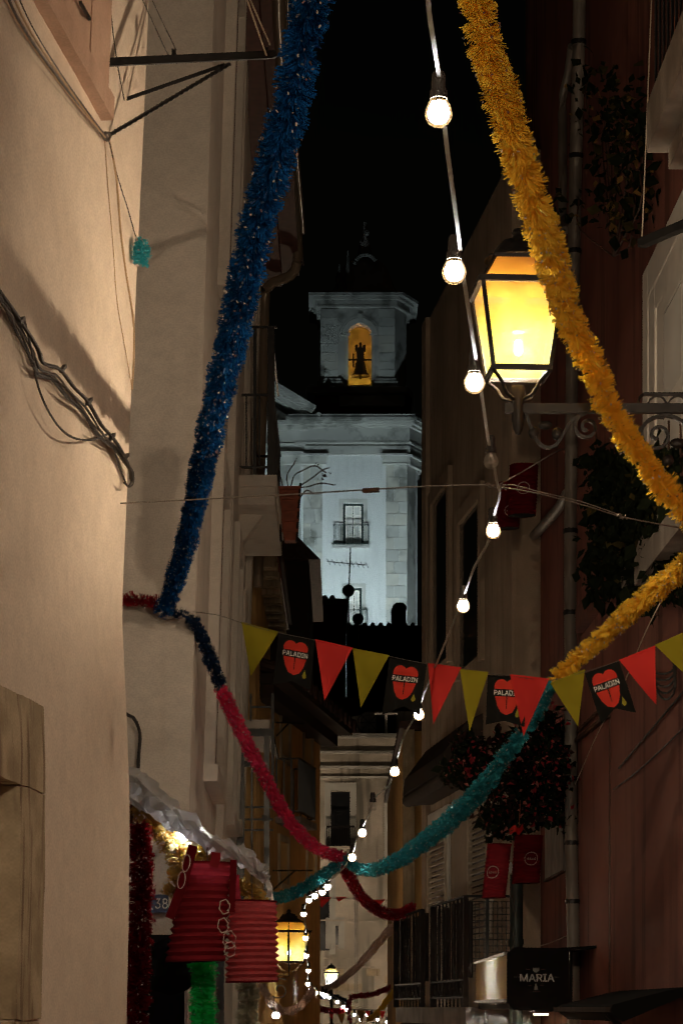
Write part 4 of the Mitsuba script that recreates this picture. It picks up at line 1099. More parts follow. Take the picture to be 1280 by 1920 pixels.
# ================================================================== LIGHTS OF THE ALLEY
lc = P(971, 697, 12.0)
la = lantern(lc, 4.0, LAMP, 'large lit street lantern on a scrolled iron wall arm, half behind the yellow garland', weight=10)
az = P(0, 765, 12.0)[2]
axw = W4.pt(22.0, 0)[0]
part(la, 'arm', beam((lc[0] - 0.06, 12.0, az), (axw, 12.0, az), 0.034, 0.042), IRON)
part(la, 'socket', moved(lathe([(0, 0.10), (0.03, 0.10), (0.035, 0.06), (0.028, 0.0), (0.03, -0.05), (0.022, -0.09), (0.012, -0.115), (0, -0.12)], 12), (lc[0], 12.0, az)), IRON, smooth=40)
part(la, 'crest_bar', beam(P(1206, 738, 12.0), (axw, 12.0, P(0, 738, 12.0)[2]), 0.014, 0.016), IRON)
part(la, 'crest_end', tube(spline([P(1206, 738, 12.0), P(1199, 745, 12.0), P(1194, 760, 12.0)], 0.01), 0.008, 6), IRON)
for i in range(5):
    th = np.linspace(0, math.pi, 9)
    c0 = P(1232 + 38 * i, 763, 12.0)
    part(la, 'crest_arch', tube(np.array([c0 + [0.044 * math.cos(t), 0, 0.052 * math.sin(t)] for t in th]), 0.005, 5), IRON)
part(la, 'wall_plate', bx(axw - 0.012, axw, 11.93, 12.07, az - 0.6, az + 0.2), IRON)


def scroll(c, r0, r1, turns, start, sign=1, n=40):
    t = np.linspace(0, 1, n)
    a = start + sign * turns * 2 * math.pi * t
    r = r0 + (r1 - r0) * t
    return np.stack([c[0] + r * np.cos(a), np.full(n, c[1]), c[2] + r * np.sin(a)], -1)


def flat_scroll(pts, w, h):
    return ribbon(pts, h, w, (0, 1, 0))


for c, r0, turns, st, sg in ((P(1232, 815, 12.0), 0.085, 1.6, 1.2, 1), (P(1330, 900, 12.0), 0.16, 1.7, 2.4, -1), (P(1100, 800, 12.0), 0.06, 1.5, 1.8, 1)):
    part(la, 'scroll', flat_scroll(scroll(c, r0, 0.012, turns, st, sg), 0.014, 0.022), IRON)
part(la, 'brace', flat_scroll(spline([P(1195, 850, 12.0), P(1212, 885, 12.0), P(1250, 905, 12.0), P(1300, 950, 12.0), P(1400, 1010, 12.0), (axw, 12.0, az - 0.58)], 0.03), 0.016, 0.026), IRON)
part(la, 'brace', flat_scroll(spline([P(1198, 850, 12.0), P(1195, 820, 12.0), P(1212, 790, 12.0), P(1250, 778, 12.0), P(1290, 800, 12.0), P(1320, 860, 12.0)], 0.03), 0.016, 0.024), IRON)
for x, y, a, b in ((1270, 830, 1.2, 0.8), (1252, 862, 0.9, 0.9), (1000, 810, 0.8, 1.0), (1022, 796, 1.1, 0.7), (1045, 812, 0.9, 1.1)):
    part(la, 'leaf', mapped(trimesh.creation.icosphere(1, 0.03), lambda u, v, w, c=P(x, y, 12.0): np.stack([c[0] + u * a, c[1] + v * 0.5, c[2] + w * b], -1)), IRON, smooth=True)
part(la, 'underframe', cat([flat_scroll(spline([P(985, 775, 12.0), P(1010, 830, 12.0), P(1040, 835, 12.0), P(1070, 790, 12.0), P(1100, 772, 12.0)], 0.02), 0.014, 0.02)]), IRON)

l2 = P(541.5, 1803, 33.0)
a2 = lantern(l2, 45.0, 9.0, 'lit street lantern on the ochre house beside the lower red paper lantern', weight=5)
part(a2, 'arm', beam((l2[0], l2[1], l2[2] - 0.16), (l2[0] - 0.55, l2[1] + 0.3, l2[2] - 0.16), 0.03, 0.04), IRON)
part(a2, 'scroll', flat_scroll(scroll(l2 + [-0.12, 0.1, -0.35], 0.15, 0.02, 1.5, 1.0), 0.014, 0.022), IRON)
l3 = P(621, 1848, 61.5)
a3 = lantern(l3, 8.0, 112.0, 'smallest lit street lantern, far off in front of the grey front', weight=8, scale=0.8)
part(a3, 'post', cat([tube(np.array([l3 + [0, 0, -0.1], [l3[0], l3[1], street_z(61.5)]]), 0.035, 8)]), IRON)
# the next lantern of the row hangs behind the photographer
l4 = np.array([1.35, -3.0, 4.5])
a4 = lantern(l4, 0.0, 105.0, 'street lantern of the same row on the red house behind the viewer', weight=5)
part(a4, 'arm', beam((l4[0], l4[1], l4[2] - 0.15), (W4.pt(5, 0)[0], l4[1], l4[2] - 0.15), 0.034, 0.042), IRON)

# ---- festoon string
FB = [  # x, y of the globe, distance, lit
    (822, 211, 6.7, 1), (851, 509, 7.6, 1), (889, 717, 8.7, 1), (920, 865, 10.7, 0), (924, 995, 12.0, 1), (868, 1136, 13.6, 1),
    (785, 1340, 16.2, 1), (740, 1447, 18.0, 1), (699, 1513, 19.2, 0), (679, 1562, 20.2, 1), (660, 1608, 21.2, 1),
    (614, 1663, 23.0, 1), (604, 1673, 24.0, 1), (590, 1680, 25.0, 1), (579, 1688, 26.2, 1), (569, 1714, 27.4, 1), (573, 1759, 28.8, 1), (574, 1792, 30.2, 1),
    (578, 1820, 31.6, 1), (577, 1845, 33.0, 1), (582, 1856, 35.0, 1)]
which = ['first and topmost lit bulb', 'second lit bulb from the top', 'third lit bulb, beside the big lantern', 'unlit clear bulb, the fourth from the top', 'lit bulb just below the thin wire across the alley',
         'lit bulb above the red pennants', 'lit bulb at the tip of a black flag', 'lit bulb below the flags, above the unlit small bulb', 'small unlit clear bulb low on the string', 'lit bulb above the crossing of the garlands', 'lit bulb touching the crossing of the garlands',
         'lit bulb just under the teal garland'] + ['tiny lit bulb right of the centre in the slanting far row', 'tiny lit bulb in the middle of the slanting far row', 'tiny lit bulb left of the centre in the slanting far row'] + ['lit bulb where the far row turns down', 'lit bulb left above the ochre house lantern', 'lit bulb right beside the ochre house lantern', 'lit bulb right of the bottom of the ochre house lantern', 'lit bulb low in the far vertical row', 'lowest lit bulb of the far vertical row']
for (x, y, D), lab in zip(((793, -170, 5.6), (776, -640, 4.6), (752, -1400, 3.6)), ('lit bulb just above the upper edge of the picture', 'second lit bulb above the upper edge of the picture', 'lit bulb of the string nearest to the viewer')):
    bulb(x, y, D, lab, True)
for i, (x, y, D, lit) in enumerate(FB):
    tilt = (RNG.uniform(-3, 3), RNG.uniform(-4, 4)) if i not in (0, 3) else (0, 0)
    lab = which[i] if i < len(which) else 'x'
    k = bulb(x, y, D, lab + (' of the festoon string' if len(lab.split()) < 9 else ''), bool(lit), tilt, small=i > 10, group='tiny bunched bulbs of the far row' if 12 <= i <= 14 else None)
cable = []
mid = [(735, -1750, 3.1), (752, -1470, 3.6), (770, -900, 4.3), (776, -690, 4.6), (790, -300, 5.4), (794, -210, 5.6), (803, -10, 6.25), (812, 60, 6.4), (825, 142, 6.68), (828, 170, 6.72), (836, 248, 6.85), (845, 320, 7.05), (862, 448, 7.5), (862, 475, 7.62), (872, 530, 7.8), (884, 610, 8.2), (893, 668, 8.65), (900, 712, 8.8), (907, 760, 9.3), (917, 828, 10.6),
       (923, 850, 10.75), (931, 895, 11.1), (937, 925, 11.4), (927, 962, 11.95), (917, 1010, 12.15), (890, 1060, 12.7), (873, 1106, 13.5), (852, 1160, 13.9), (830, 1215, 14.6), (816, 1248, 15.1), (790, 1312, 16.1),
       (776, 1345, 16.4), (757, 1380, 17.0), (745, 1420, 17.95), (730, 1470, 18.4), (705, 1492, 19.1), (692, 1525, 19.5), (682, 1546, 20.1), (668, 1575, 20.6), (663, 1594, 21.1), (645, 1625, 21.7), (625, 1645, 22.5), (615, 1652, 23.0), (605, 1664, 24.0), (591, 1672, 25.0), (580, 1680, 26.2), (570, 1705, 27.4), (572, 1730, 28.0), (573, 1750, 28.8), (573, 1783, 30.2), (577, 1811, 31.6), (577, 1837, 33.0), (583, 1849, 35.0), (600, 1858, 38.0), (625, 1868, 43.0), (660, 1885, 48.0), (690, 1893, 52.0), (730, 1908, 56.0)]
cp = spline([P(*q) + np.array([0, 0.028, 0]) for q in mid], 0.03)
tw = np.linspace(0, 16 * math.pi, len(cp))
wd = np.stack([np.cos(0.5 * np.sin(tw)), np.sin(0.5 * np.sin(tw)), np.zeros(len(cp))], -1)
single('festoon_cable', ribbon(cp, 0.0115, 0.0045, wd), CORDGREEN, 'flat pale green cable of the light string sagging down the alley', 'cable', smooth=40)
far = [(597, 1862, 38.0), (604, 1864, 40.0), (612, 1866, 42.0), (608, 1868, 41.0), (643, 1888, 46.5), (664, 1903, 48.5), (688, 1903, 51.0), (696, 1905, 52.0), (725, 1916, 55.0), (592, 1862, 37.0), (617, 1870, 43.0), (632, 1879, 45.0), (650, 1893, 47.0), (676, 1912, 49.5), (708, 1912, 53.0)]
for (x, y, D), lab in zip(far, ['tiny lit bulb at the left of the bright far cluster', 'tiny lit bulb at the top of the bright far cluster', 'tiny lit bulb at the right of the bright far cluster', 'tiny lit bulb in the middle of the bright far cluster', 'tiny lit bulb just above the far red garland', 'tiny lit bulb left of the far yellow pennants at the bottom edge', 'left one of a close pair of tiny bulbs at the bottom edge', 'right one of a close pair of tiny bulbs at the bottom edge', 'last tiny lit bulb, by the foot of the wide balcony', 'tiny lit bulb just left of the bright far cluster, touching it', 'tiny lit bulb leaving the bright far cluster to the right', 'second tiny lit bulb right of the bright far cluster', 'third tiny lit bulb right of the bright far cluster', 'tiny lit bulb at the bottom edge under the far red garland', 'tiny lit bulb right of the close pair at the bottom edge']):
    bulb(x, y, D, lab, True, small=True, group='tiny far bulbs at the end of the alley')
wl = thing('wall_lamp', 'small white lit lamp low on the ochre house', 'lamp')
c = P(517, 1904, 31.0)
part(wl, 'bulb', moved(lathe([(0, -0.04), (0.035, -0.03), (0.05, 0), (0.035, 0.03), (0, 0.04)], 12), c), FROSTED, smooth=True, emitter={'type': 'area', 'radiance': rgb(np.array([1, .97, .9]) * 70), 'sampling_weight': 0.6})
part(wl, 'arm', beam(c + [0, 0, 0.04], c + [-0.1, 0.4, 0.12], 0.02), IRON)

# ================================================================== GARLANDS
def catmull_world(pts):
    return spline([P(*p) for p in pts], 0.01)


def garland(name, label, segs, r=0.07, per_m=2600, w=0.0075, seed=0, group=None, fr=None):
    """segs: list of (pixel points, foil colour name). A tinsel rope: a core and thousands of fringe strips."""
    k = thing(name, label, 'garland', group)
    rg = np.random.default_rng(seed)
    for si, (pts, colour, rs) in enumerate(segs):
        p = catmull_world(pts)
        rr = np.interp(np.linspace(0, 1, len(p)), np.linspace(0, 1, len(rs)), rs)
        t, a, b = frames(p)
        d = np.concatenate([[0], np.cumsum(np.linalg.norm(np.diff(p, axis=0), axis=1))])
        L = d[-1]
        # tufts: strips fall in locks, as cut tinsel does
        K = 9
        nt = max(60, int(L * per_m * 1.2 / K))
        ts_ = rg.uniform(0, L, nt)
        ta = rg.uniform(0, 2 * math.pi, nt)
        n = nt * K
        rep = lambda x: np.repeat(x, K)
        s = np.clip(rep(ts_) + rg.normal(0, 0.005, n), 0, L)
        ang = rep(ta) + rg.normal(0, 0.12, n)
        ln = rep(np.where(rg.random(nt) < 0.78, rg.uniform(0.68, 0.92, nt), rg.uniform(0.98, 1.2, nt))) * rg.uniform(0.9, 1.03, n)
        lean = rep(rg.normal(0.0, 0.24, nt)) + rg.normal(0, 0.14, n)
        side = rep(rg.normal(0.0, 0.22, nt)) + rg.normal(0, 0.14, n)
        idx = np.clip(np.searchsorted(d, s), 0, len(p) - 1)
        R = rr[idx]
        c, T, A, B = p[idx], t[idx], a[idx], b[idx]
        rad = A * np.cos(ang)[:, None] + B * np.sin(ang)[:, None]
        tang = -A * np.sin(ang)[:, None] + B * np.cos(ang)[:, None]
        dirv = rad + T * lean[:, None] + tang * side[:, None]
        dirv /= np.linalg.norm(dirv, axis=1, keepdims=True)
        ph = rep(rg.uniform(0, math.pi, nt)) + rg.normal(0, 0.4, n)
        wdir = T * np.cos(ph)[:, None] + tang * np.sin(ph)[:, None]
        tipb = rep(rg.normal(0, 0.3, nt))[:, None] * T + rep(rg.normal(0, 0.3, nt))[:, None] * tang + wdir * rg.normal(0, 0.15, n)[:, None]
        ww = (w * 0.62 * rg.uniform(0.7, 1.25, n) * np.clip(R / 0.06, 0.6, 1.2))[:, None]
        p0 = c + rad * (R * 0.12)[:, None]
        p1 = p0 + dirv * (R * ln * 0.5)[:, None]
        d2 = dirv + tipb * 0.8
        d2 /= np.linalg.norm(d2, axis=1, keepdims=True)
        p2 = p1 + d2 * (R * ln * 0.40)[:, None]
        v = np.stack([p0 - wdir * ww * 0.35, p0 + wdir * ww * 0.35, p1 - wdir * ww * 0.5, p1 + wdir * ww * 0.5, p2 - wdir * ww * 0.42, p2 + wdir * ww * 0.42], 1)
        q = np.arange(n)[:, None] * 6
        f = np.concatenate([q + [0, 1, 3], q + [0, 3, 2], q + [2, 3, 5], q + [2, 5, 4]])
        gl = rg.random(n) < 0.045
        keep = np.tile(~gl, 4)
        part(k, 'fringe', trimesh.Trimesh(v.reshape(-1, 3), f[keep], process=False), TIN[colour][0], kind='stuff')
        part(k, 'glitter', trimesh.Trimesh(v.reshape(-1, 3), f[~keep], process=False), TIN[colour][1], kind='stuff')
        ng = int(L * per_m * 0.05)
        gi = rg.integers(0, len(p), ng)
        ga = rg.uniform(0, 2 * math.pi, ng)
        gc = p[gi] + (a[gi] * np.cos(ga)[:, None] + b[gi] * np.sin(ga)[:, None]) * (rr[gi] * rg.uniform(0.75, 1.0, ng))[:, None]
        e1 = rg.normal(size=(ng, 3))
        e1 /= np.linalg.norm(e1, axis=1, keepdims=True)
        e2 = np.cross(e1, rg.normal(size=(ng, 3)))
        e2 /= np.linalg.norm(e2, axis=1, keepdims=True)
        h = 0.0055
        gv = np.stack([gc - e1 * h - e2 * h * .6, gc + e1 * h - e2 * h * .6, gc + e1 * h + e2 * h * .6, gc - e1 * h + e2 * h * .6], 1).reshape(-1, 3)
        q4 = np.arange(ng)[:, None] * 4
        part(k, 'sparkle', trimesh.Trimesh(gv, np.concatenate([q4 + [0, 1, 2], q4 + [0, 2, 3]]), process=False), SPARKLE, kind='stuff')
        part(k, 'core', tube(p[::8] if len(p) > 16 else p, 0.008, 5), TIN[colour][0])
    return k


TIN = {}
SPARKLE = foil('sparkle_foil', (0.85, 0.85, 0.85), 0.1)
for nm, c, tr, ro in (('blue', (0.008, 0.085, 0.29), 0.7, 0.25), ('navy', (0.010, 0.030, 0.085), 0.6, 0.22), ('yellow', (1.0, 0.74, 0.10), 1.1, 0.3), ('red', (0.86, 0.06, 0.17), 0.75, 0.25), ('crimson', (0.40, 0.02, 0.035), 0.7, 0.25), ('darkred', (0.13, 0.004, 0.006), 0.6, 0.25), ('teal', (0.06, 0.46, 0.55), 0.7, 0.25),
                      ('green', (0.03, 0.75, 0.2), 0.7, 0.22), ('silver', (0.5, 0.48, 0.36), 0.4, 0.2), ('gold', (0.55, 0.36, 0.10), 0.4, 0.2), ('white', (0.6, 0.46, 0.40), 0.8, 0.3), ('purple', (0.26, 0.05, 0.26), 0.7, 0.25)):
    TIN[nm] = (thin(f'tinsel_{nm}', c, tr, ro), foil(f'tinsel_{nm}_glitter', np.clip(np.array(c) * 1.6 + 0.12, 0, 1), 0.16))

BLUE = [(592, -60, 8.2), (582, 0, 8.5), (564, 100, 8.7), (543, 200, 8.95), (515, 300, 9.3), (487, 400, 9.75), (465, 500, 10.25), (443, 600, 10.97), (420, 700, 11.76), (396, 800, 12.7), (375, 900, 13.7), (353, 1000, 14.8), (325, 1095, 15.9), (306, 1145, 16.3)]
garland('tinsel_garland', 'long blue tinsel garland hanging down the left side of the alley', [(BLUE, 'blue', [0.07, 0.07, 0.068, 0.062])], seed=1, per_m=4200)
garland('tinsel_garland', 'yellow tinsel garland sweeping in front of the big lantern on the right',
        [([(884, -60, 9.0), (893, 0, 9.1), (914, 100, 9.3), (946, 200, 9.6), (976, 300, 9.9), (1006, 400, 10.2), (1042, 512, 10.9), (1062, 587, 11.35), (1100, 662, 11.6), (1130, 737, 11.7), (1173, 812, 11.7), (1224, 887, 11.75), (1290, 960, 11.85), (1330, 1010, 12.4), (1290, 1056, 13.2), (1235, 1100, 13.8), (1160, 1165, 14.4), (1095, 1225, 14.8), (1038, 1272, 15.05)], 'yellow', [0.074, 0.072, 0.07, 0.068, 0.064, 0.055])], seed=2, per_m=4200)
garland('tinsel_garland', 'teal tinsel garland slung from the yellow one to mid alley',
        [([(1033, 1280, 15.25), (1018, 1310, 15.6), (1000, 1345, 15.9), (985, 1370, 15.95), (958, 1402, 16.0), (915, 1462, 16.6), (865, 1518, 17.6), (810, 1566, 18.8), (755, 1607, 20.0), (705, 1630, 21.0), (672, 1629, 21.6), (645, 1612, 22.0)], 'teal', [0.045, 0.058, 0.072, 0.07, 0.066, 0.062, 0.05])], seed=3, per_m=3000)
garland('tinsel_garland', 'dark navy then pinkish red garland from the house corner to the middle of the alley',
        [([(312, 1142, 16.35), (340, 1152, 16.32), (362, 1164, 16.35), (378, 1195, 16.6), (398, 1245, 16.9), (412, 1284, 17.1)], 'navy', [0.045, 0.05, 0.052, 0.05]),
         ([(414, 1290, 17.15), (432, 1330, 17.5), (462, 1392, 18.2), (500, 1465, 19.2), (540, 1535, 20.2), (580, 1580, 21.0), (615, 1600, 21.6), (640, 1606, 22.0)], 'red', [0.052, 0.054, 0.056, 0.056])], seed=4, per_m=3000)
garland('tinsel_garland', 'short crimson garland end along the pale end wall beside the blue garland', [([(205, 1120, 16.35), (232, 1123, 16.35), (262, 1125, 16.34), (296, 1131, 16.3)], 'crimson', [0.05, 0.05])], seed=5, per_m=3600)
garland('tinsel_garland', 'dark teal garland from the crossing down to the left behind the paper lantern', [([(645, 1612, 22.0), (622, 1630, 22.6), (595, 1648, 23.2), (560, 1670, 24.2), (530, 1681, 25.0), (500, 1684, 26.0), (470, 1678, 27.0)], 'teal', [0.06, 0.06])], seed=6, per_m=2200)
garland('tinsel_garland', 'dark red garland dropping from the crossing to the wide balcony', [([(643, 1614, 22.1), (655, 1645, 23.0), (673, 1675, 24.4), (698, 1700, 26.0), (728, 1714, 28.0), (755, 1712, 29.6), (772, 1700, 30.4)], 'crimson', [0.055, 0.065])], seed=7, per_m=2000)
for i, (lab, pts, colr) in enumerate((
        ('pale pinkish garland rising to the foot of the wide balcony', [(600, 1856, 44), (625, 1848, 42), (655, 1826, 39), (690, 1790, 36), (720, 1755, 33), (748, 1728, 31)], 'white'),
        ('pale garland loop hanging low under the ochre house lantern', [(492, 1850, 30), (508, 1880, 31), (530, 1896, 32), (555, 1892, 33), (575, 1872, 34), (585, 1855, 35)], 'white'),
        ('purple garland behind the ochre house lantern', [(505, 1790, 33), (520, 1812, 34), (540, 1832, 35), (565, 1848, 36), (590, 1858, 38)], 'purple'),
        ('far red garland sagging low along the bottom left', [(488, 1846, 36), (520, 1864, 38), (555, 1878, 40), (590, 1890, 43), (630, 1896, 46), (655, 1892, 48)], 'crimson'),
        ('far red garland bent down at the bottom right of the far lights', [(656, 1925, 46), (655, 1895, 46), (657, 1870, 46), (690, 1866, 45), (720, 1856, 44), (750, 1842, 43)], 'crimson'),
        ('far yellow garland under the wide balcony', [(690, 1912, 44), (712, 1895, 43), (730, 1870, 42), (750, 1850, 41)], 'yellow'),
        ('thin dark garland behind the tiny far bulbs', [(600, 1868, 48), (630, 1870, 50), (655, 1880, 52)], 'navy'))):
    garland('tinsel_garland', lab, [(pts, colr, [0.055, 0.055])], seed=20 + i, per_m=1000, w=0.012)
# shop tinsel on the left
garland('tinsel_curtain', 'dark red tinsel hanging straight down beside the edge of the near house', [([(262, 1545, 14.6), (265, 1640, 14.6), (262, 1760, 14.6), (258, 1940, 14.6)], 'darkred', [0.072, 0.078, 0.075, 0.072])], seed=40, per_m=5200, w=0.008)
garland('tinsel_curtain', 'bright green tinsel hanging below the first red paper lantern', [([(382, 1795, 15.2), (381, 1860, 15.2), (379, 1950, 15.2)], 'green', [0.084, 0.088])], seed=41, per_m=5200, w=0.008)
garland('tinsel_curtain', 'olive silver tinsel hanging below the second red paper lantern', [([(466, 1835, 15.8), (465, 1880, 15.8), (463, 1950, 15.8)], 'silver', [0.07, 0.075])], seed=42, per_m=5200, w=0.008)
garland('gold_tinsel', 'gold tinsel bunched under the left end of the foil canopy', [([(245, 1500, 14.9), (275, 1530, 14.9), (310, 1560, 15.0), (335, 1600, 15.0), (338, 1650, 15.0), (318, 1680, 15.0)], 'gold', [0.06, 0.085, 0.09, 0.07])], seed=43, per_m=3200, w=0.009)
garland('gold_tinsel', 'bright gold tinsel knot just above the first red paper lantern', [([(362, 1592, 14.9), (380, 1603, 14.9), (398, 1608, 14.9)], 'gold', [0.06, 0.06])], seed=44, per_m=4200, w=0.009)
garland('gold_tinsel', 'gold tinsel above the second red paper lantern', [([(424, 1650, 15.5), (455, 1665, 15.5), (485, 1680, 15.6), (496, 1690, 15.6)], 'gold', [0.055, 0.06, 0.05])], seed=45, per_m=3600, w=0.009)
garland('tinsel_tuft', 'little teal tinsel tuft hanging on a thread by the wall edge', [([(262, 448, 12.35), (266, 470, 12.3), (265, 492, 12.35)], 'teal', [0.03, 0.052, 0.04])], seed=46, per_m=5200, w=0.006)

# ================================================================== PENNANTS
def flag_plastic(name, c, tr):
    return bs(name, {'type': 'principledthin', 'base_color': rgb(c), 'roughness': 0.22, 'diff_trans': tr, 'eta': 1.45})


FLAGRED = flag_plastic('flag_red', (0.80, 0.055, 0.05), 0.7)
FLAGOLIVE = flag_plastic('flag_olive', (0.40, 0.34, 0.03), 0.7)
FLAGBLACK = flag_plastic('flag_black', (0.015, 0.015, 0.014), 0.2)
PRINTRED = paint('print_red', (0.62, 0.045, 0.03), 0.4, vary=0.03)
PRINTOLIVE = paint('print_olive', (0.28, 0.25, 0.03), 0.4, vary=0.03)
FD = lambda x: np.interp(x, [360, 455, 1035, 1280, 1420], [16.4, 15.9, 14.7, 14.0, 13.2])


def tri_flag(tl, tr, tip, mat, label, seed, bend=0.022):
    k = thing('pennant', label, 'flag')
    rg = np.random.default_rng(seed)
    a, b, c = P(*tl, FD(tl[0])), P(*tr, FD(tr[0])), P(*tip, FD(tip[0]) + rg.uniform(-0.10, 0.06))
    n = 14
    v, idx = [], {}
    ph, am = rg.uniform(0, 6, 2), rg.uniform(0.5, 1.3) * bend
    for i in range(n + 1):
        for j in range(n + 1 - i):
            u, w = j / n, i / n
            p = a + (b - a) * u + (c - a) * w
            y = 0.012 * abs((u * 3.1 + w * 2.3 + ph[1]) % 1.0 - 0.5) * w + am * math.sin(w * 4.2 + ph[0] + u * 2.0) * (0.3 + w) + am * 0.7 * math.cos(u * 6 + ph[1]) * w
            idx[(i, j)] = len(v)
            v.append(p + [0, y, 0])
    f = []
    for i in range(n):
        for j in range(n - i):
            f.append([idx[(i, j)], idx[(i + 1, j)], idx[(i, j + 1)]])
            if j + 1 < n + 1 - (i + 1):
                f.append([idx[(i, j + 1)], idx[(i + 1, j)], idx[(i + 1, j + 1)]])
    part(k, 'sheet', trimesh.Trimesh(v, f, process=False), mat, smooth=True)
    t = np.array([a, (a + b) / 2, b]) + [0, -0.002, 0]
    part(k, 'hem', ribbon(t, 0.009, 0.003, (0, 0, 1)), mat)
    return k


# printed emblem: a red tongue shape with a dark band for the name
def tongue():
    u = np.linspace(0, 1, 30)
    lobes = unary_union([affinity.scale(Point(-0.22, 0.28).buffer(0.25, 16), 1.05, 1.0), affinity.scale(Point(0.22, 0.28).buffer(0.25, 16), 1.05, 1.0)])
    body = Polygon([(-0.482, 0.28), (-0.46, 0.0), (-0.36, -0.33), (-0.22, -0.54), (0.0, -0.63), (0.22, -0.54), (0.36, -0.33), (0.46, 0.0), (0.482, 0.28), (0.2, 0.35), (0, 0.33), (-0.2, 0.35)])
    s = unary_union([lobes, body]).buffer(0.02)
    s = s.difference(sbox(-0.7, -0.03, 0.7, 0.21))
    s = s.difference(Polygon([(-0.025, 0.0), (0.025, 0.0), (0.012, -0.45), (-0.012, -0.45)]))
    return s


TONGUE = tongue()
_tx = meshkit.text_mesh('PALADIN', 0.16, 0.001, bold=True)
_tx.apply_translation((-_tx.bounds[:, 0].mean(), 0.012, 0))
_tx.apply_scale((1.02 / (_tx.bounds[1, 0] - _tx.bounds[0, 0]), 1, 1))
DROP = unary_union([Point(0.44, -0.62).buffer(0.085, 12), Polygon([(0.36, -0.60), (0.52, -0.60), (0.44, -0.40)])])


def black_flag(tl, tr, bl, br, notch, ctr, size, label, seed, back=0.0):
    """ctr: emblem centre in flag coordinates (u, v from the top), size: emblem width in flag widths."""
    k = thing('pennant', label, 'flag')
    A, B, C, Dd = (P(*q, FD(q[0]) + back + o) for q, o in ((tl, 0), (tr, 0), (br, 0.05 * math.sin(seed * 2.3)), (bl, 0.05 * math.cos(seed * 1.7))))
    rg = np.random.default_rng(seed)
    ph = rg.uniform(0, 6)

    def fn(u, v, off=0.0):
        u, v = np.asarray(u, float)[..., None], np.asarray(v, float)[..., None]
        p = (A * (1 - u) + B * u) * (1 - v) + (Dd * (1 - u) + C * u) * v
        y = (0.012 * np.sin(v * 4 + ph + u * 2.5) + 0.006 * np.sin(u * 9 + ph)) * v
        return p + np.concatenate([0 * y, y - np.broadcast_to(np.asarray(off, float), y.shape[:-1])[..., None], 0 * y], -1)
    nu, nv = 14, 18
    uu, vv = np.meshgrid(np.linspace(0, 1, nu + 1), np.linspace(0, 1, nv + 1))
    edge = np.interp(uu, [0, notch[0], 1], [1, notch[1], 1])
    vert = fn(uu, vv * edge).reshape(-1, 3)
    i, j = np.meshgrid(np.arange(nv), np.arange(nu), indexing='ij')
    q = np.stack([i * (nu + 1) + j, (i + 1) * (nu + 1) + j, (i + 1) * (nu + 1) + j + 1, i * (nu + 1) + j + 1], -1).reshape(-1, 4)
    part(k, 'sheet', trimesh.Trimesh(vert, np.vstack([q[:, [0, 1, 2]], q[:, [0, 2, 3]]]), process=False), FLAGBLACK, smooth=True)
    W, H = np.linalg.norm(B - A), np.linalg.norm(Dd - A)

    def put(m, off):
        m = m.copy()
        u = ctr[0] + m.vertices[:, 0] * size
        v = ctr[1] - m.vertices[:, 1] * size * W / H
        m.vertices = fn(u, v, off + m.vertices[:, 2] * 0.2)
        return m
    def flat(s):
        return slab(s, 0.001).subdivide_to_size(0.12)
    part(k, 'emblem', put(flat(TONGUE), 0.0022), PRINTRED, label='red tongue shaped print')
    part(k, 'lettering', put(_tx, 0.0026), LETTERWHITE, label='white lettering PALADIN')
    part(k, 'drop', put(flat(DROP), 0.0022), PRINTOLIVE)
    return k


tri_flag((453, 1167), (521, 1185), (470, 1268), FLAGOLIVE, 'olive pennant at the left end of the flag string', 1)
black_flag((522, 1186), (590, 1200), (512, 1283), (582, 1293), (0.5, 0.88), (0.51, 0.40), 0.66, 'black flag reading PALADIN second from the left', 2)
tri_flag((591, 1199), (661, 1215), (608, 1314), FLAGRED, 'red pennant third from the left on the flag string', 3)
tri_flag((661, 1216), (729, 1229), (676, 1326), FLAGOLIVE, 'olive pennant left of the middle black flag', 4)
black_flag((730, 1233), (800, 1245), (716, 1340), (786, 1340), (0.55, 0.84), (0.48, 0.38), 0.66, 'black flag reading PALADIN in the middle of the string', 5)
tri_flag((802, 1244), (864, 1252), (812, 1358), FLAGRED, 'red pennant right of the middle black flag', 6)
tri_flag((862, 1255), (915, 1261), (880, 1371), FLAGOLIVE, 'narrow olive pennant fourth from the right black flag side', 7, 0.016)
black_flag((914, 1265), (985, 1268), (910, 1358), (983, 1362), (0.5, 0.9), (0.52, 0.40), 0.66, 'black flag reading PALADIN partly covered by a red pennant', 8, 0.03)
tri_flag((956, 1265), (1029, 1273), (981, 1381), FLAGRED, 'red pennant overlapping a black flag with its tip on the teal garland', 9, 0.008)
tri_flag((1032, 1281), (1096, 1256), (1083, 1362), FLAGOLIVE, 'olive pennant under the end of the yellow garland', 10, 0.016)
black_flag((1096, 1262), (1160, 1239), (1127, 1358), (1192, 1335), (0.47, 0.80), (0.47, 0.40), 0.70, 'tilted black flag reading PALADIN right of the yellow garland', 11)
tri_flag((1161, 1238), (1228, 1211), (1230, 1321), FLAGRED, 'red pennant second from the right edge', 12)
tri_flag((1228, 1210), (1296, 1180), (1285, 1263), FLAGOLIVE, 'olive pennant cut by the right edge of the picture', 13)
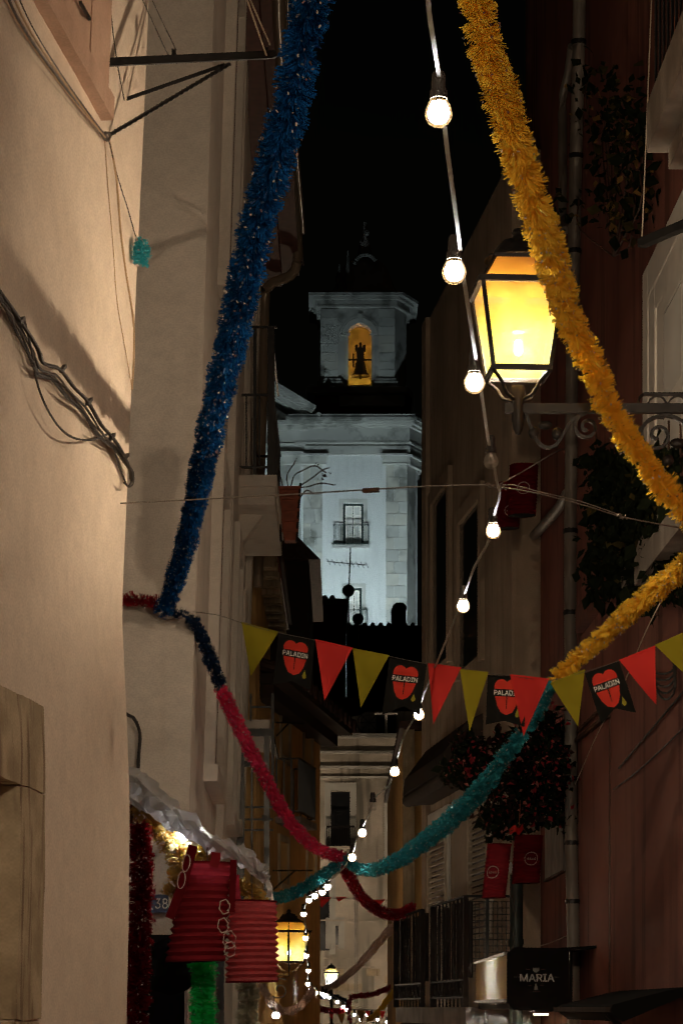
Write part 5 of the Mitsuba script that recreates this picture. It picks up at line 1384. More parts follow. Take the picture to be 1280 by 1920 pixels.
# the covered black flag hangs behind its red neighbour
st = [(362, 1146), (410, 1153), (453, 1167), (521, 1185.5), (591, 1199.5), (661, 1216), (729, 1230), (800, 1244), (862, 1253), (915, 1262), (957, 1266), (1030, 1275), (1096, 1259), (1160, 1238), (1228, 1210), (1296, 1180), (1400, 1130)]
single('flag_string', tube(spline([P(x, y, FD(x)) for x, y in st], 0.05), 0.0022, 4), WIRE, 'thin string that carries the coloured flags across the alley', 'string')
far_red = thing('far_bunting', 'far string of red pennants behind the crossing garlands', 'bunting')
for x0, x1, yt, yb in ((545, 575, 1690, 1708), (592, 622, 1682, 1702), (628, 650, 1682, 1690), (692, 722, 1686, 1708), (728, 772, 1688, 1702)):
    a, b, c = P(x0, yt, 48), P(x1, yt, 48), P((x0 + x1) / 2 - 4, yb, 48)
    part(far_red, 'pennant', trimesh.Trimesh([a, b, c, a * .5 + b * .5 + [0, .03, 0]], [[0, 3, 2], [3, 1, 2]], process=False), FLAGRED)
part(far_red, 'string', tube(np.array([P(520, 1690, 48), P(620, 1684, 48), P(790, 1690, 48)]), 0.006, 4), WIRE)
far_mix = thing('far_bunting', 'lowest far string of yellow and red pennants at the bottom edge', 'bunting')
for i, (x0, x1, yt, yb) in enumerate(((612, 628, 1890, 1912), (628, 650, 1890, 1922), (668, 684, 1894, 1920), (684, 694, 1896, 1908), (708, 722, 1896, 1910))):
    a, b, c = P(x0, yt, 47), P(x1, yt, 47), P((x0 + x1) / 2 + 2, yb, 47)
    part(far_mix, 'pennant', trimesh.Trimesh([a, b, c, a * .5 + b * .5 + [0, .03, 0]], [[0, 3, 2], [3, 1, 2]], process=False), (FLAGRED, PETALYELLOW)[i in (1, 2)])
part(far_mix, 'string', tube(np.array([P(560, 1886, 47), P(650, 1892, 47), P(760, 1895, 47)]), 0.006, 4), WIRE)
# lit red light strip where the far bunting glows is left to the lamps

# ================================================================== SHOP CANOPY AND PAPER LANTERNS, LEFT
def paper(name, c):
    def col(p, n, uv):
        return mi.Color3f(c) * (0.85 + 0.3 * fbm(p.x * 30, p.y * 30, p.z * 30, 3))
    return bs(name, {'type': 'principledthin', 'base_color': proc(col), 'roughness': 0.45, 'diff_trans': 0.55, 'eta': 1.4})


PAPERRED = paper('paper_red', (0.28, 0.024, 0.034))
PAPERROSE = paper('paper_rose', (0.62, 0.12, 0.135))
PAPERDARK = paper('paper_dark', (0.15, 0.01, 0.015))
PRINTPALE = paint('print_pale', (0.55, 0.42, 0.38), 0.6, vary=0.05)


def paper_lantern(top, bot, D, wt, wb, n, label, mat, rings=(), band=0.06, group=None, amp=0.055):
    k = thing('paper_lantern', label, 'paper lantern', group)
    a, b = P(*bot, D), P(*top, D)
    r0, r1 = wb / 2 * D / F, wt / 2 * D / F
    ax = b - a
    rows = []
    ts_ = np.linspace(band, 1 - band * 0.5, 2 * n + 1)
    rows.append((r0, 0.0))
    rows.append((r0 * 1.0, band * 0.96))
    for i, t in enumerate(ts_):
        rr = r0 + (r1 - r0) * t
        am = amp * min(1.0, 0.35 + (1 - t) * 2.2)
        rows.append((rr * (1 - am * (1 if i % 2 == 0 else -0.6)), t))
    rows.append((r1, 1 - band * 0.45))
    rows.append((r1, 1.0))
    prof = np.array(rows)
    m = lathe(prof, 40)
    def mp(u, v, w):
        base = a + np.outer(w, ax)
        sag = 0.012 * np.sin(np.arctan2(v, u) * 2 + w * 5)
        return base + np.stack([u * (1 + sag), v * (1 + sag), 0.02 * u * (1 - 2 * w)], -1)
    m.vertices = mp(*m.vertices.T)
    part(k, 'body', m, mat)
    for t, r in ((0.0, r0), (1.0, r1)):
        rim = lathe([(r * 1.012, t - 0.0), (r * 1.012, t + (0.02 if t == 0 else -0.02)), (r * 0.985, t + (0.02 if t == 0 else -0.02)), (r * 0.985, t), (r * 1.012, t)], 40)
        rim.vertices = mp(*rim.vertices.T)
        part(k, 'rim', rim, PAPERDARK)
    und = lathe([(r0 * 0.97, 0.004), (r0 * 0.6, 0.012), (0, 0.014)], 40)
    und.vertices = mp(*und.vertices.T)
    part(k, 'inside', und, BLACKCLOTH)
    for ang, t, rad in rings:
        rr = r0 + (r1 - r0) * t
        Lz = np.linalg.norm(ax)
        ph = np.linspace(0, 2 * math.pi, 25)
        pts = []
        for q in ph:
            da = rad * math.cos(q) / rr
            pts.append((math.cos(ang + da) * rr * 1.045, math.sin(ang + da) * rr * 1.045, t + rad * math.sin(q) / Lz))
        part(k, 'printed_ring', tube(mp(*np.array(pts).T), 0.0032, 5), PRINTPALE)
        # the script inside the ring is too small to read: four short strokes
        for s in range(4):
            o = (s - 1.5) * rad * 0.36
            pts = [(math.cos(ang + (o + dx) / rr) * rr * 1.045, math.sin(ang + (o + dx) / rr) * rr * 1.045, t + dz / Lz) for dx, dz in ((-rad * .1, -rad * .22), (0, rad * .24), (rad * .12, -rad * .2))]
            part(k, 'printed_stroke', tube(mp(*np.array(pts).T), 0.0024, 4), PRINTPALE)
    return k


k = paper_lantern((390, 1616), (366, 1803), 14.4, 90, 112, 12, 'front pleated red paper lantern under the foil canopy', PAPERRED, rings=(), amp=0.085)
# its paper strap with printed rings
def strap(k, pts, D, w, mat):
    p = np.array([P(x, y, D) for x, y in pts])
    part(k, 'strap', ribbon(spline(p, 0.02), w, 0.002, (1, 0, 0.25)), mat)


strap(k, [(362, 1585), (347, 1640), (334, 1680), (318, 1722)], 14.22, 0.05, PAPERDARK)
for x, y in ((349, 1618), (340, 1650)):
    th = np.linspace(0, 2 * math.pi, 21)
    c = P(x, y, 14.19)
    part(k, 'printed_ring', tube(np.array([c + [0.02 * math.cos(t) + 0.006 * math.sin(t), 0, 0.045 * math.sin(t)] for t in th]), 0.0028, 5), PRINTPALE)
strap(k, [(405, 1598), (404, 1612), (400, 1625)], 14.2, 0.05, PAPERRED)
strap(k, [(438, 1612), (436, 1660), (434, 1710)], 14.3, 0.035, PAPERDARK)
part(k, 'hook_wire', tube(spline([P(390, 1570, 14.4), P(388, 1600, 14.4), P(390, 1616, 14.4)], 0.03), 0.003, 4), WIRE)
# dangling printed paper tag between the lanterns
def hexring(c, r, n=6, a0=0.3):
    th = np.linspace(0, 2 * math.pi, n + 1) + a0
    return np.array([c + [r * 0.8 * math.cos(t), 0.02 * math.cos(t), r * 1.15 * math.sin(t)] for t in th])


for x, y, r in ((421, 1700, 0.036), (418, 1735, 0.036), (430, 1762, 0.044), (431, 1780, 0.038)):
    part(k, 'printed_ring', tube(hexring(P(x, y, 14.18), r), 0.0036, 5), PRINTPALE)
k = paper_lantern((474, 1688), (472, 1842), 15.0, 90, 98, 12, 'second pleated red paper lantern, lower and to the right under the foil canopy', PAPERROSE, amp=0.10)
strap(k, [(440, 1640), (441, 1665), (444, 1690)], 15.0, 0.05, PAPERRED)
strap(k, [(500, 1650), (506, 1668), (511, 1692)], 15.0, 0.02, LETTERWHITE)
part(k, 'hook_wire', tube(spline([P(473, 1630, 15.0), P(472, 1660, 15.0), P(473, 1688, 15.0)], 0.03), 0.003, 4), WIRE)

SHEET = bs('plastic_sheet', {'type': 'principledthin', 'base_color': rgb((0.88, 0.88, 0.88)), 'roughness': 0.10, 'diff_trans': 0.9, 'eta': 1.95})
cn = thing('foil_canopy', 'crumpled silvery plastic sheet over the shop entrance on the left', 'canopy')
up = [(232, 1432, 14.1), (262, 1462, 14.1), (305, 1500, 14.1), (345, 1536, 14.1), (372, 1546, 14.15), (384, 1572, 14.15), (430, 1590, 14.3), (470, 1612, 14.5), (503, 1640, 14.7)]
lo = [(236, 1505, 14.35), (258, 1519, 14.4), (296, 1533, 14.5), (330, 1566, 14.5), (362, 1578, 14.5), (395, 1592, 14.5), (436, 1618, 14.6), (470, 1640, 14.7), (500, 1653, 14.85)]
U, Lw = spline([P(*q) for q in up], 0.02), spline([P(*q) for q in lo], 0.02)
n = 34
ui = np.linspace(0, 1, n)
U = np.stack([np.interp(ui, np.linspace(0, 1, len(U)), U[:, c]) for c in range(3)], -1)
Lw = np.stack([np.interp(ui, np.linspace(0, 1, len(Lw)), Lw[:, c]) for c in range(3)], -1)
back = U + np.array([-0.05, 1.1, 0.12])
V = np.array([back, back * 0.5 + U * 0.5] + [U + (Lw - U) * t for t in np.linspace(0, 1, 6)])
rg = np.random.default_rng(21)
V = V + rg.normal(size=V.shape) * np.array([0.012, 0.055, 0.016])
V[:, :, 1] += (meshkit.fbm(V * 5, 2, 3) - 0.5) * 0.3
nr = len(V)
i, j = np.meshgrid(np.arange(nr - 1), np.arange(n - 1), indexing='ij')
q = np.stack([i * n + j, i * n + j + 1, (i + 1) * n + j + 1, (i + 1) * n + j], -1).reshape(-1, 4)
flip = (rg.random(len(q)) < 0.5)[:, None]
f = np.vstack([np.where(flip, q[:, [0, 1, 2]], q[:, [0, 1, 3]]), np.where(flip, q[:, [0, 2, 3]], q[:, [1, 2, 3]])])
part(cn, 'sheet', trimesh.Trimesh(V.reshape(-1, 3), f, process=False), SHEET)
part(cn, 'frame_bar', tube(spline([P(232, 1440, 14.5), P(360, 1556, 14.6), P(505, 1648, 14.9)], 0.1), 0.012, 6), IRON)
part(cn, 'reveal', bx(P(230, 0, 14.9)[0], P(249, 0, 14.9)[0], 14.9, 15.0, P(0, 1545, 14.9)[2], P(0, 1452, 14.9)[2]), REDBROWN)
tail = spline([P(498, 1648, 14.8), P(506, 1665, 14.7), P(503, 1682, 14.75)], 0.01)
part(cn, 'loose_tail', ribbon(tail, 0.03, 0.002, (1, 0, 0.3)), SHEET)
bg = thing('black_sack', 'black cloth bundle hanging under the first red paper lantern', 'bag')
m = trimesh.creation.icosphere(4, 1.0)
m.vertices *= np.array([0.17, 0.12, 0.16])
m.vertices *= (0.85 + 0.35 * meshkit.fbm(m.vertices * 9, 3, 2))[:, None]
part(bg, 'body', moved(m, P(318, 1815, 15.6)), BLACKCLOTH, smooth=True)
part(bg, 'band', tube(spline([P(296, 1800, 15.4), P(330, 1780, 15.4), P(352, 1745, 15.4)], 0.03), 0.014, 5), BLACKCLOTH)
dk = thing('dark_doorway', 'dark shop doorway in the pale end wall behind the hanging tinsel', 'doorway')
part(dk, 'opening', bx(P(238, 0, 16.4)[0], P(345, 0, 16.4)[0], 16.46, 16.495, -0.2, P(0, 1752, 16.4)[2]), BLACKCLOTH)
part(dk, 'frame', bx(P(345, 0, 16.4)[0], P(351, 0, 16.4)[0], 16.42, 16.495, -0.2, P(0, 1745, 16.4)[2]), PALE)
labels[dk]['category'] = 'doorway'
fd_ = thing('dark_pole', 'dark upright pole beside the green tinsel', 'pole')
part(fd_, 'pole', beam(P(412, 1795, 15.9), P(412, 1990, 15.9), 0.05), IRON)
part(fd_, 'base', beam(P(412, 1985, 15.9), P(412, 1998, 15.9), 0.16), IRON)

# ================================================================== BRACKET, LINES AND CABLES, LEFT
wb = thing('washing_line_bracket', 'black iron bracket with two stays and pulleys projecting from the upper left wall', 'bracket')
BD = 12.2
part(wb, 'arm', beam(w1_at(200, 115, -0.01), P(507, 101, BD + 0.25), 0.026, 0.034), IRON)
part(wb, 'stay', beam(w1_at(234, 185, -0.01), P(420, 120, BD + 0.2), 0.014, 0.016), IRON)
part(wb, 'twisted_stay', cat([beam(w1_at(204, 252, 0.0), P(430, 118, BD + 0.2), 0.013, 0.013)] + [tube(np.array([w1_at(204, 252, 0.0) * (1 - t) + P(430, 118, BD + 0.2) * t + 0.010 * np.array([math.cos(t * 150), math.sin(t * 150), math.sin(t * 150)]) for t in np.linspace(0, 1, 220)]), 0.004, 4)]), IRON)
for x, y, D in ((326, 101, 12.2), (500, 97, 12.44)):
    m = lathe([(0, -0.009), (0.03, -0.009), (0.022, 0), (0.03, 0.009), (0, 0.009)], 14)
    m.vertices = np.stack([m.vertices[:, 2], m.vertices[:, 0], m.vertices[:, 1]], -1)
    part(wb, 'pulley', moved(m, P(x, y, D)), IRON, smooth=30)
part(wb, 'end_cap', beam(P(507, 101, BD + 0.25), P(516, 100, BD + 0.26), 0.03), IRON)
for i, (lab, pts, r, mat) in enumerate((
        ('pair of pale washing cords running up from the bracket tip', [[(500, 104, 12.42), (464, 0, 11.9), (448, -50, 11.7)], [(506, 82, 12.46), (470, 0, 11.95), (450, -46, 11.7)]], 0.0045, ROPE),
        ('pair of thin cords running up from the middle pulley of the bracket', [[(318, 108, 12.2), (268, 0, 11.8), (245, -50, 11.6)], [(330, 92, 12.2), (286, 0, 11.8), (266, -46, 11.6)]], 0.0026, CABLEGREY))):
    single('washing_line', cat([tube(spline([P(*q) for q in pp], 0.1), r, 5) for pp in pts]), mat, lab, 'rope')


def wall_line(pts, off, jit=0.0, seed=0):
    rg = np.random.default_rng(seed)
    return [w1_at(x, y, off + (rg.uniform(-jit, jit) if jit else 0)) for x, y in pts]


single('thin_cord', tube(spline(wall_line([(203, -30), (212, 60), (222, 130), (233, 186)], 0.02), 0.05), 0.0028, 5), CABLEGREY, 'thin cord slanting down to the end of the bracket stay', 'cord')
cb = thing('wall_cables', 'bunch of cables running along the stone window frame to the bracket foot', 'cable')
for i, (dx, mat, r) in enumerate(((0, CABLEGREY, 0.006), (7, CORDBEIGE, 0.005), (13, CABLEGREY, 0.003), (-4, CORDBEIGE, 0.003))):
    part(cb, 'cable', tube(spline(wall_line([(0 + dx * 1.6, -40), (40 + dx * 1.4, 46 - i), (95 + dx, 125 + i), (150 + dx * 0.6, 199), (196 + dx * 0.2, 256 - i)], 0.022 + 0.008 * i), 0.05), r, 6), mat, smooth=50)
part(cb, 'knot', cat([tube(spline(wall_line([(190, 250), (200, 262), (207, 252), (197, 247), (203, 262)], 0.03, 0.012, 3), 0.01), 0.006, 5)]), CABLEGREY)
single('beige_rope', tube(spline(wall_line([(205, 262), (213, 300), (220, 350), (226, 430), (236, 510), (249, 590), (251.5, 640), (250, 690), (247, 730)], 0.018), 0.04), 0.0048, 6), CORDBEIGE, 'beige cord hanging down the near wall from the bracket foot', 'cord', smooth=50)
single('thin_cord', tube(spline(wall_line([(196, 262), (203, 360), (212, 460), (219, 560), (234, 650), (246, 720)], 0.012), 0.05), 0.0022, 5), CORDBEIGE, 'thinnest pale cord hanging down the near wall', 'cord')
single('thin_cord', tube(spline([w1_at(205, 265, 0.02), w1_at(222, 335, 0.02), w1_at(238, 385, 0.04), P(254, 440, 12.36), P(262, 452, 12.34)], 0.04), 0.0024, 5), CABLEGREY, 'dark thread from the bracket foot down to the teal tuft', 'cord')

bundle = thing('cable_bundle', 'thick bundle of black cables strapped diagonally across the near wall', 'cable')
base = [(-30, 500), (0, 545), (32, 590), (70, 650), (82, 680), (113, 692), (140, 726), (165, 752), (190, 795), (212, 820), (230, 848), (246, 885), (248, 900)]
sp = np.array(base, float)
for i in range(3):
    part(bundle, 'cable', tube(spline([w1_at(x + (i - 1) * 2.0, y + (i - 1) * 1.4, 0.045 + 0.006 * (i % 2)) for x, y in base], 0.03), 0.0072 - 0.001 * i, 7), RUBBER, smooth=50)
rg = np.random.default_rng(9)
for i in range(6):
    pts = []
    ph = rg.uniform(0, 6)
    sag = rg.uniform(6, 30)
    for t in np.linspace(0.08, 0.985, 26):
        x = np.interp(t, np.linspace(0, 1, len(base)), sp[:, 0])
        y = np.interp(t, np.linspace(0, 1, len(base)), sp[:, 1])
        bulge = math.sin(math.pi * min(1, t / 0.9)) ** 0.7
        x += -bulge * sag * 0.55 + 4.5 * math.sin(t * 24 + ph)
        y += bulge * sag * 0.7 + 4.5 * math.cos(t * 21 + ph)
        pts.append(w1_at(x, y, 0.035 + 0.012 * math.sin(t * 30 + ph)))
    part(bundle, 'loose_cable', tube(spline(pts, 0.03), rg.uniform(0.003, 0.0052), 5), RUBBER if i % 3 else CABLEGREY, smooth=50)
part(bundle, 'hanging_loop', tube(spline([w1_at(x, y, o) for x, y, o in ((46, 600, .04), (60, 660, .045), (72, 725, .05), (98, 782, .055), (130, 816, .06), (168, 824, .055), (205, 812, .045))], 0.03), 0.0048, 6), RUBBER, smooth=50)
part(bundle, 'end_loop', cat([tube(spline([w1_at(x, y, o) for x, y, o in pp], 0.02), 0.004, 5) for pp in (((222, 840, .05), (240, 868, .05), (250, 890, .05), (250, 905, .05), (242, 912, .045), (232, 904, .04)), ((212, 830, .04), (222, 870, .045), (234, 900, .05), (240, 911, .05), (248, 900, .05)))]), RUBBER)
for x, y in ((40, 600), (118, 690), (167, 752), (210, 818), (236, 856)):
    c = w1_at(x, y, 0.05)
    part(bundle, 'cable_tie', cat([beam(w1_at(x - 4, y + 5, 0.048), w1_at(x + 4, y - 5, 0.048), 0.016, 0.012), beam(c, w1_at(x, y, -0.02), 0.008)]), RUBBER)

# ---- wires over the alley
single('span_wire', tube(spline([P(x, y, D) for x, y, D in ((225, 943, 12.4), (245, 942, 12.3), (420, 933, 12.2), (563, 925, 12.1), (690, 917, 12.05), (800, 911, 12.0), (915, 908, 11.9), (932, 911, 11.85), (1010, 925, 11.85), (1100, 948, 11.9), (1165, 968, 11.95), (1290, 992, 12.0), (1440, 1020, 12.1))], 0.05), 0.0032, 5), WIRE, 'thin steel wire stretched across the alley below the big lantern', 'wire')
rw = thing('span_wire', 'loose second strand of wire with a knot twisted right of the light string', 'wire')
part(rw, 'strand', tube(spline([P(x, y, 11.86) for x, y in ((932, 909), (960, 908), (1010, 921), (1090, 940), (1165, 966))], 0.05), 0.0026, 5), WIRE)
part(rw, 'knot', cat([tube(spline([P(x + dx, y + dy, 11.84) for dx, dy in ((-9, 1), (-3, -5), (3, 4), (8, -3), (2, 5), (-5, 3), (6, 2), (11, 6))], 0.01), 0.003, 4) for x, y in ((1165, 967), (938, 912), (918, 909))]), WIRE)
kn = thing('wire_knot', 'reddish twisted knot in the thin wire before the church tower', 'knot')
part(kn, 'twist', cat([tube(np.array([P(680 + 30 * t, 919 - 1.5 * t, 12.03) + 0.009 * np.array([0.3 * math.cos(t * 40 + o), math.cos(t * 40 + o), math.sin(t * 40 + o)]) for t in np.linspace(0, 1, 70)]), 0.0035, 4) for o in (0, 3.1)]), WOOD)
single('span_wire', tube(spline([P(938, 906, 11.85), P(985, 880, 13.0), P(1035, 850, 16.0), P(1052, 842, 20.5), P(1072, 840, 22.0)], 0.1), 0.0036, 5), WIRE, 'wire rising from the light string to the tall drain pipe', 'wire')
single('thin_cord', tube(spline([P(1258, 1090, 15.0), P(1212, 1180, 15.2), P(1165, 1290, 16.5), P(1120, 1375, 18.5), P(1078, 1470, 21.0)], 0.1), 0.0036, 5), ROPE, 'pale cord slanting down the red house behind the flags', 'cord')
for i, (lab, pts) in enumerate((('upper black cable slanting across the red wall', [(1295, 1280), (1240, 1345), (1190, 1405), (1160, 1440)]), ('lower faint cable slanting across the red wall', [(1300, 1345), (1240, 1405), (1190, 1450), (1150, 1480)]))):
    single('wall_cable', tube(spline([W4.at(x, y, 0.02) for x, y in pts], 0.1), 0.007 - 0.002 * i, 5), RUBBER, lab, 'cable', smooth=50)
single('thin_cord', tube(spline([P(980, 1772, 21.5), P(1010, 1774, 21.6), P(1040, 1764, 21.8), P(1068, 1752, 21.9)], 0.1), 0.003, 4), ROPE, 'thin slack cord between the black canopy and the drain pipe', 'cord')
wc = thing('coiled_cable', 'coil of black cable hung on the red house behind the flags', 'cable')
for i in range(5):
    part(wc, 'turn', tube(np.array([W4.at(1240 + (26 - 2 * i) * math.cos(t) + i * 2, 1245 + (18 + 3 * i) * math.sin(t) + i * 9, 0.03 + 0.01 * i) for t in np.linspace(-0.6, 2.9, 14)]), 0.007, 5), RUBBER)
br2 = thing('pipe_bracket', 'rusty bracket with a cable bundle beside the drain pipe under the flags', 'bracket')
part(br2, 'bar', cat([beam(W4.at(1080, 1388, 0.03), W4.at(1140, 1340, 0.03), 0.03), beam(W4.at(1082, 1372, 0.03), W4.at(1128, 1326, 0.03), 0.02)]), WOOD)

# ================================================================== RIGHT: PLANTS, LANTERNS, CANOPY
def leaves(n, pos_fn, size, seed, fold=0.25, droop=0.4):
    rg = np.random.default_rng(seed)
    c = pos_fn(rg, n)
    d = rg.normal(size=(n, 3))
    d[:, 2] -= droop
    d /= np.linalg.norm(d, axis=1, keepdims=True)
    s = np.cross(d, rg.normal(size=(n, 3)))
    s /= np.linalg.norm(s, axis=1, keepdims=True)
    u = np.cross(s, d)
    L = size * rg.choice([0.55, 0.8, 1.0, 1.25, 1.7], n)[:, None] * rg.uniform(0.85, 1.15, n)[:, None]
    W = L * 0.34
    v = np.stack([c, c + d * L * 0.45 + s * W + u * W * fold, c + d * L, c + d * L * 0.45 - s * W + u * W * fold, c + d * L * 0.5], 1)
    q = np.arange(n)[:, None] * 5
    f = np.concatenate([q + [0, 1, 4], q + [1, 2, 4], q + [2, 3, 4], q + [3, 0, 4]])
    return trimesh.Trimesh(v.reshape(-1, 3), f, process=False)


def clusters(cs, spread):
    cs = np.array(cs)
    def fn(rg, n):
        i = rg.integers(0, len(cs), n)
        return cs[i] + rg.normal(size=(n, 3)) * spread
    return fn


bush = thing('hanging_plant', 'hanging plant with dark leaves and small red flowers on the right house', 'plant')
BD_ = 21.5
cs = []
rg = np.random.default_rng(12)
for x, y in ((880, 1420), (900, 1450), (905, 1410), (925, 1480), (930, 1430), (945, 1395), (950, 1510), (960, 1460), (975, 1420), (985, 1490), (990, 1380), (1000, 1530), (1005, 1440), (1020, 1400), (1020, 1480), (1035, 1440), (1040, 1370), (1045, 1420), (1050, 1480), (1048, 1525), (895, 1480), (912, 1530), (940, 1540), (870, 1400), (965, 1540), (860, 1445), (1030, 1350), (885, 1455)):
    for dD in (-0.25, 0.0, 0.25):
        cs.append(P(x + rg.normal() * 8, y + rg.normal() * 8, BD_ + dD + rg.normal() * 0.1))
part(bush, 'foliage', leaves(5200, clusters(cs, 0.042), 0.055, 1), LEAFDARK, kind='stuff')
part(bush, 'brown_foliage', leaves(1600, clusters(cs, 0.048), 0.052, 2), LEAFRED, kind='stuff')
edge = [c for c in cs]
part(bush, 'red_flowers', leaves(260, clusters([c + [0, -0.3, 0] for c in cs], 0.06), 0.038, 3, 0.6, 0.0), PETALRED, kind='stuff')
part(bush, 'pink_flowers', leaves(170, clusters([c + [-0.03, -0.28, 0.0] for c in cs], 0.06), 0.034, 4, 0.6, 0.0), PETALPINK, kind='stuff')
part(bush, 'stem', cat([tube(spline([W4.pt(32.0, P(0, 1380, 22)[2], 0.0), c + rg.normal(size=3) * 0.05, c + [0, 0, -0.12]], 0.06), 0.006, 4) for c in cs[::9]]), WOOD)
part(bush, 'basket', moved(lathe([(0, -0.16), (0.1, -0.16), (0.2, 0), (0.22, 0.08), (0.2, 0.08), (0.18, 0.0), (0, 0.02)], 14), P(975, 1450, BD_ + 0.15)), WOOD, smooth=40)
part(bush, 'hanging_bar', cat([beam(P(975, 1400, BD_ + 0.15), W4.pt(W4.hit(1060, 1400)[0], P(0, 1400, BD_)[2], 0.0), 0.025), beam(P(975, 1400, BD_ + 0.15), P(975, 1440, BD_ + 0.15), 0.012)]), IRON)

vine = thing('climbing_vine', 'climbing vine with a few yellowed leaves at the upper right of the red house', 'plant')
cs = []
for x, y in ((1120, 190), (1140, 225), (1165, 210), (1175, 250), (1150, 270), (1185, 290), (1195, 225), (1130, 310), (1160, 330), (1180, 350), (1200, 330), (1145, 370), (1115, 260), (1110, 390), (1190, 390), (1170, 400), (1125, 160), (1180, 170)):
    q = W4.at(x, y, 0.12)
    for o in range(2):
        cs.append(q + rg.normal(size=3) * 0.06)
part(vine, 'foliage', leaves(420, clusters(cs, 0.09), 0.07, 5), LEAFDARK, kind='stuff')
part(vine, 'yellow_foliage', leaves(110, clusters(cs, 0.09), 0.065, 6), LEAFOLIVE, kind='stuff')
part(vine, 'dry_foliage', leaves(50, clusters(cs, 0.1), 0.06, 7), PETALYELLOW, kind='stuff')
part(vine, 'stem', cat([tube(spline([W4.at(1150, 480, 0.02), c + [0, 0, -0.2], c], 0.06), 0.006, 4) for c in cs[::3]]), WOOD)
bp_ = thing('balcony_plant', 'dense dark green plant hanging beside the pale window behind the yellow garland', 'plant')
cs = []
for x in range(1128, 1290, 12):
    for y in range(860, 1105, 18):
        if (x - 1128) * 0.9 + 70 > (y - 980) * 0.2 and rg.random() < 0.8:
            D = min(19.4, 11000 / (x - 570) - 0.35)
            cs.append(P(x + rg.normal() * 6, y + rg.normal() * 8, D))
part(bp_, 'foliage', leaves(5200, clusters(cs, 0.06), 0.075, 8, 0.3, 1.4), LEAFDARK, kind='stuff')
part(bp_, 'yellow_foliage', leaves(330, clusters([c for c in cs if c[2] < 5.0], 0.07), 0.06, 9), LEAFOLIVE, kind='stuff')
part(bp_, 'trellis', cat([tube(np.array([c + [0, 0, 0.2], c + [0.01, 0, -0.25]]), 0.006, 4) for c in cs[::7]]), WOOD)
part(bp_, 'planter', W4.block(W4.hit(1262, 1100)[0] - 0.6, W4.hit(1205, 1100)[0], zr0 + 0.005, zr0 + 0.16, 0.02, 0.14), CONCRETE)

# terracotta planter tower with dry twigs next to the stone balcony
tp_ = thing('planter_tower', 'stack of terracotta wall pots with dry twigs beside the stone balcony', 'planter')
TD = 26.5
for i, (y0, y1) in enumerate(((912, 934), (931, 956), (953, 976), (973, 996), (992, 1012))):
    w0, w1 = 20 - 1.6 * i, 17 - 1.6 * i
    cx = 541 + 0.6 * i
    a0, a1 = P(cx - w0, y0, TD), P(cx + w0, y0, TD)
    b0, b1 = P(cx - w1, y1, TD), P(cx + w1, y1, TD)
    part(tp_, 'pot', hexa(b0, b1, a1, a0, (0, 0.18, 0)), TERRACOTTA)
    part(tp_, 'pot_rim', beam(a0 + [-0.01, -0.015, -0.012], a1 + [0.01, -0.015, -0.012], 0.03, 0.03), TERRACOTTA)
part(tp_, 'side_chain', cat([tube(np.array([P(519, 905, TD), P(527, 1015, TD)]), 0.012, 5), tube(np.array([P(563, 905, TD), P(556, 1015, TD)]), 0.012, 5)]), IRON)
tw_ = []
for pts in (((545, 912), (552, 890), (570, 880), (590, 872), (612, 890 - 4)), ((550, 912), (575, 912), (600, 905), (625, 908)), ((530, 912), (524, 885), (519, 868), (518, 855)), ((540, 912), (538, 890), (550, 870), (556, 858)), ((555, 915), (585, 895), (605, 880), (618, 876)), ((560, 935), (575, 918), (588, 925))):
    tw_.append(tube(spline([P(x, y, TD + 0.05) for x, y in pts], 0.03), 0.006, 4))
part(tp_, 'twig', cat(tw_), WOOD)
part(tp_, 'dry_leaves', leaves(26, clusters([P(x, y, TD) for x, y in ((611, 886), (630, 908), (518, 860), (590, 872), (600, 900), (520, 880))], 0.02), 0.035, 14), LEAFRED, kind='stuff')
part(tp_, 'support_bar', cat([beam(P(541, 920, TD + 0.2), (-1.0, TD + 0.2, P(0, 920, TD)[2]), 0.025)]), IRON)

paper_lantern((936, 1582), (925, 1684), 20.2, 46, 44, 13, 'tilted red paper lantern hanging before the louvred shutter on the right', PAPERRED, rings=((-1.95, 0.47, 0.045),), band=0.05, amp=0.04)
paper_lantern((991, 1566), (985, 1656), 20.6, 54, 52, 13, 'darker red paper lantern just right of the tilted one', PAPERDARK, rings=((-1.35, 0.50, 0.05),), band=0.05, amp=0.04)
paper_lantern((982, 872), (978, 966), 22.5, 54, 52, 13, 'faint dark red paper lantern right of the light string near the wire knot', PAPERDARK, rings=((-1.6, 0.5, 0.05),), band=0.05, amp=0.04)
paper_lantern((955, 905), (952, 990), 23.0, 44, 42, 13, 'faintest dark red paper lantern, half hidden in the dark under the wire', PAPERDARK, rings=((-1.5, 0.35, 0.045),), band=0.05, amp=0.04)
lk = thing('lantern_hook', 'red crinkled paper ribbon and cords holding up the two right paper lanterns', 'ribbon')
part(lk, 'cord', cat([tube(np.array([P(936, 1582, 20.2), P(950, 1562, 20.3), P(972, 1550, 20.4)]), 0.003, 4), tube(np.array([P(991, 1566, 20.6), P(975, 1545, 20.5)]), 0.003, 4), tube(np.array([P(973, 1548, 20.45), P(975, 1500, 20.8)]), 0.003, 4)]), TERRACOTTA)
pr = spline([P(955, 1560, 20.4), P(965, 1553, 20.35), P(972, 1559, 20.45), P(980, 1550, 20.35)], 0.01)
part(lk, 'ribbon', ribbon(pr, 0.05, 0.002, (0, 0.2, 1)), FLAGRED)
fl2 = single('foil_scrap', mapped(trimesh.creation.icosphere(2, 0.022), lambda u, v, w: np.stack([P(957, 1627, 20.8)[0] + u * (0.8 + 8 * abs(v)), 20.8 + v, P(957, 1627, 20.8)[2] + w * 2], -1)), SHEET, 'bright scrap of foil between the two right paper lanterns', 'foil')

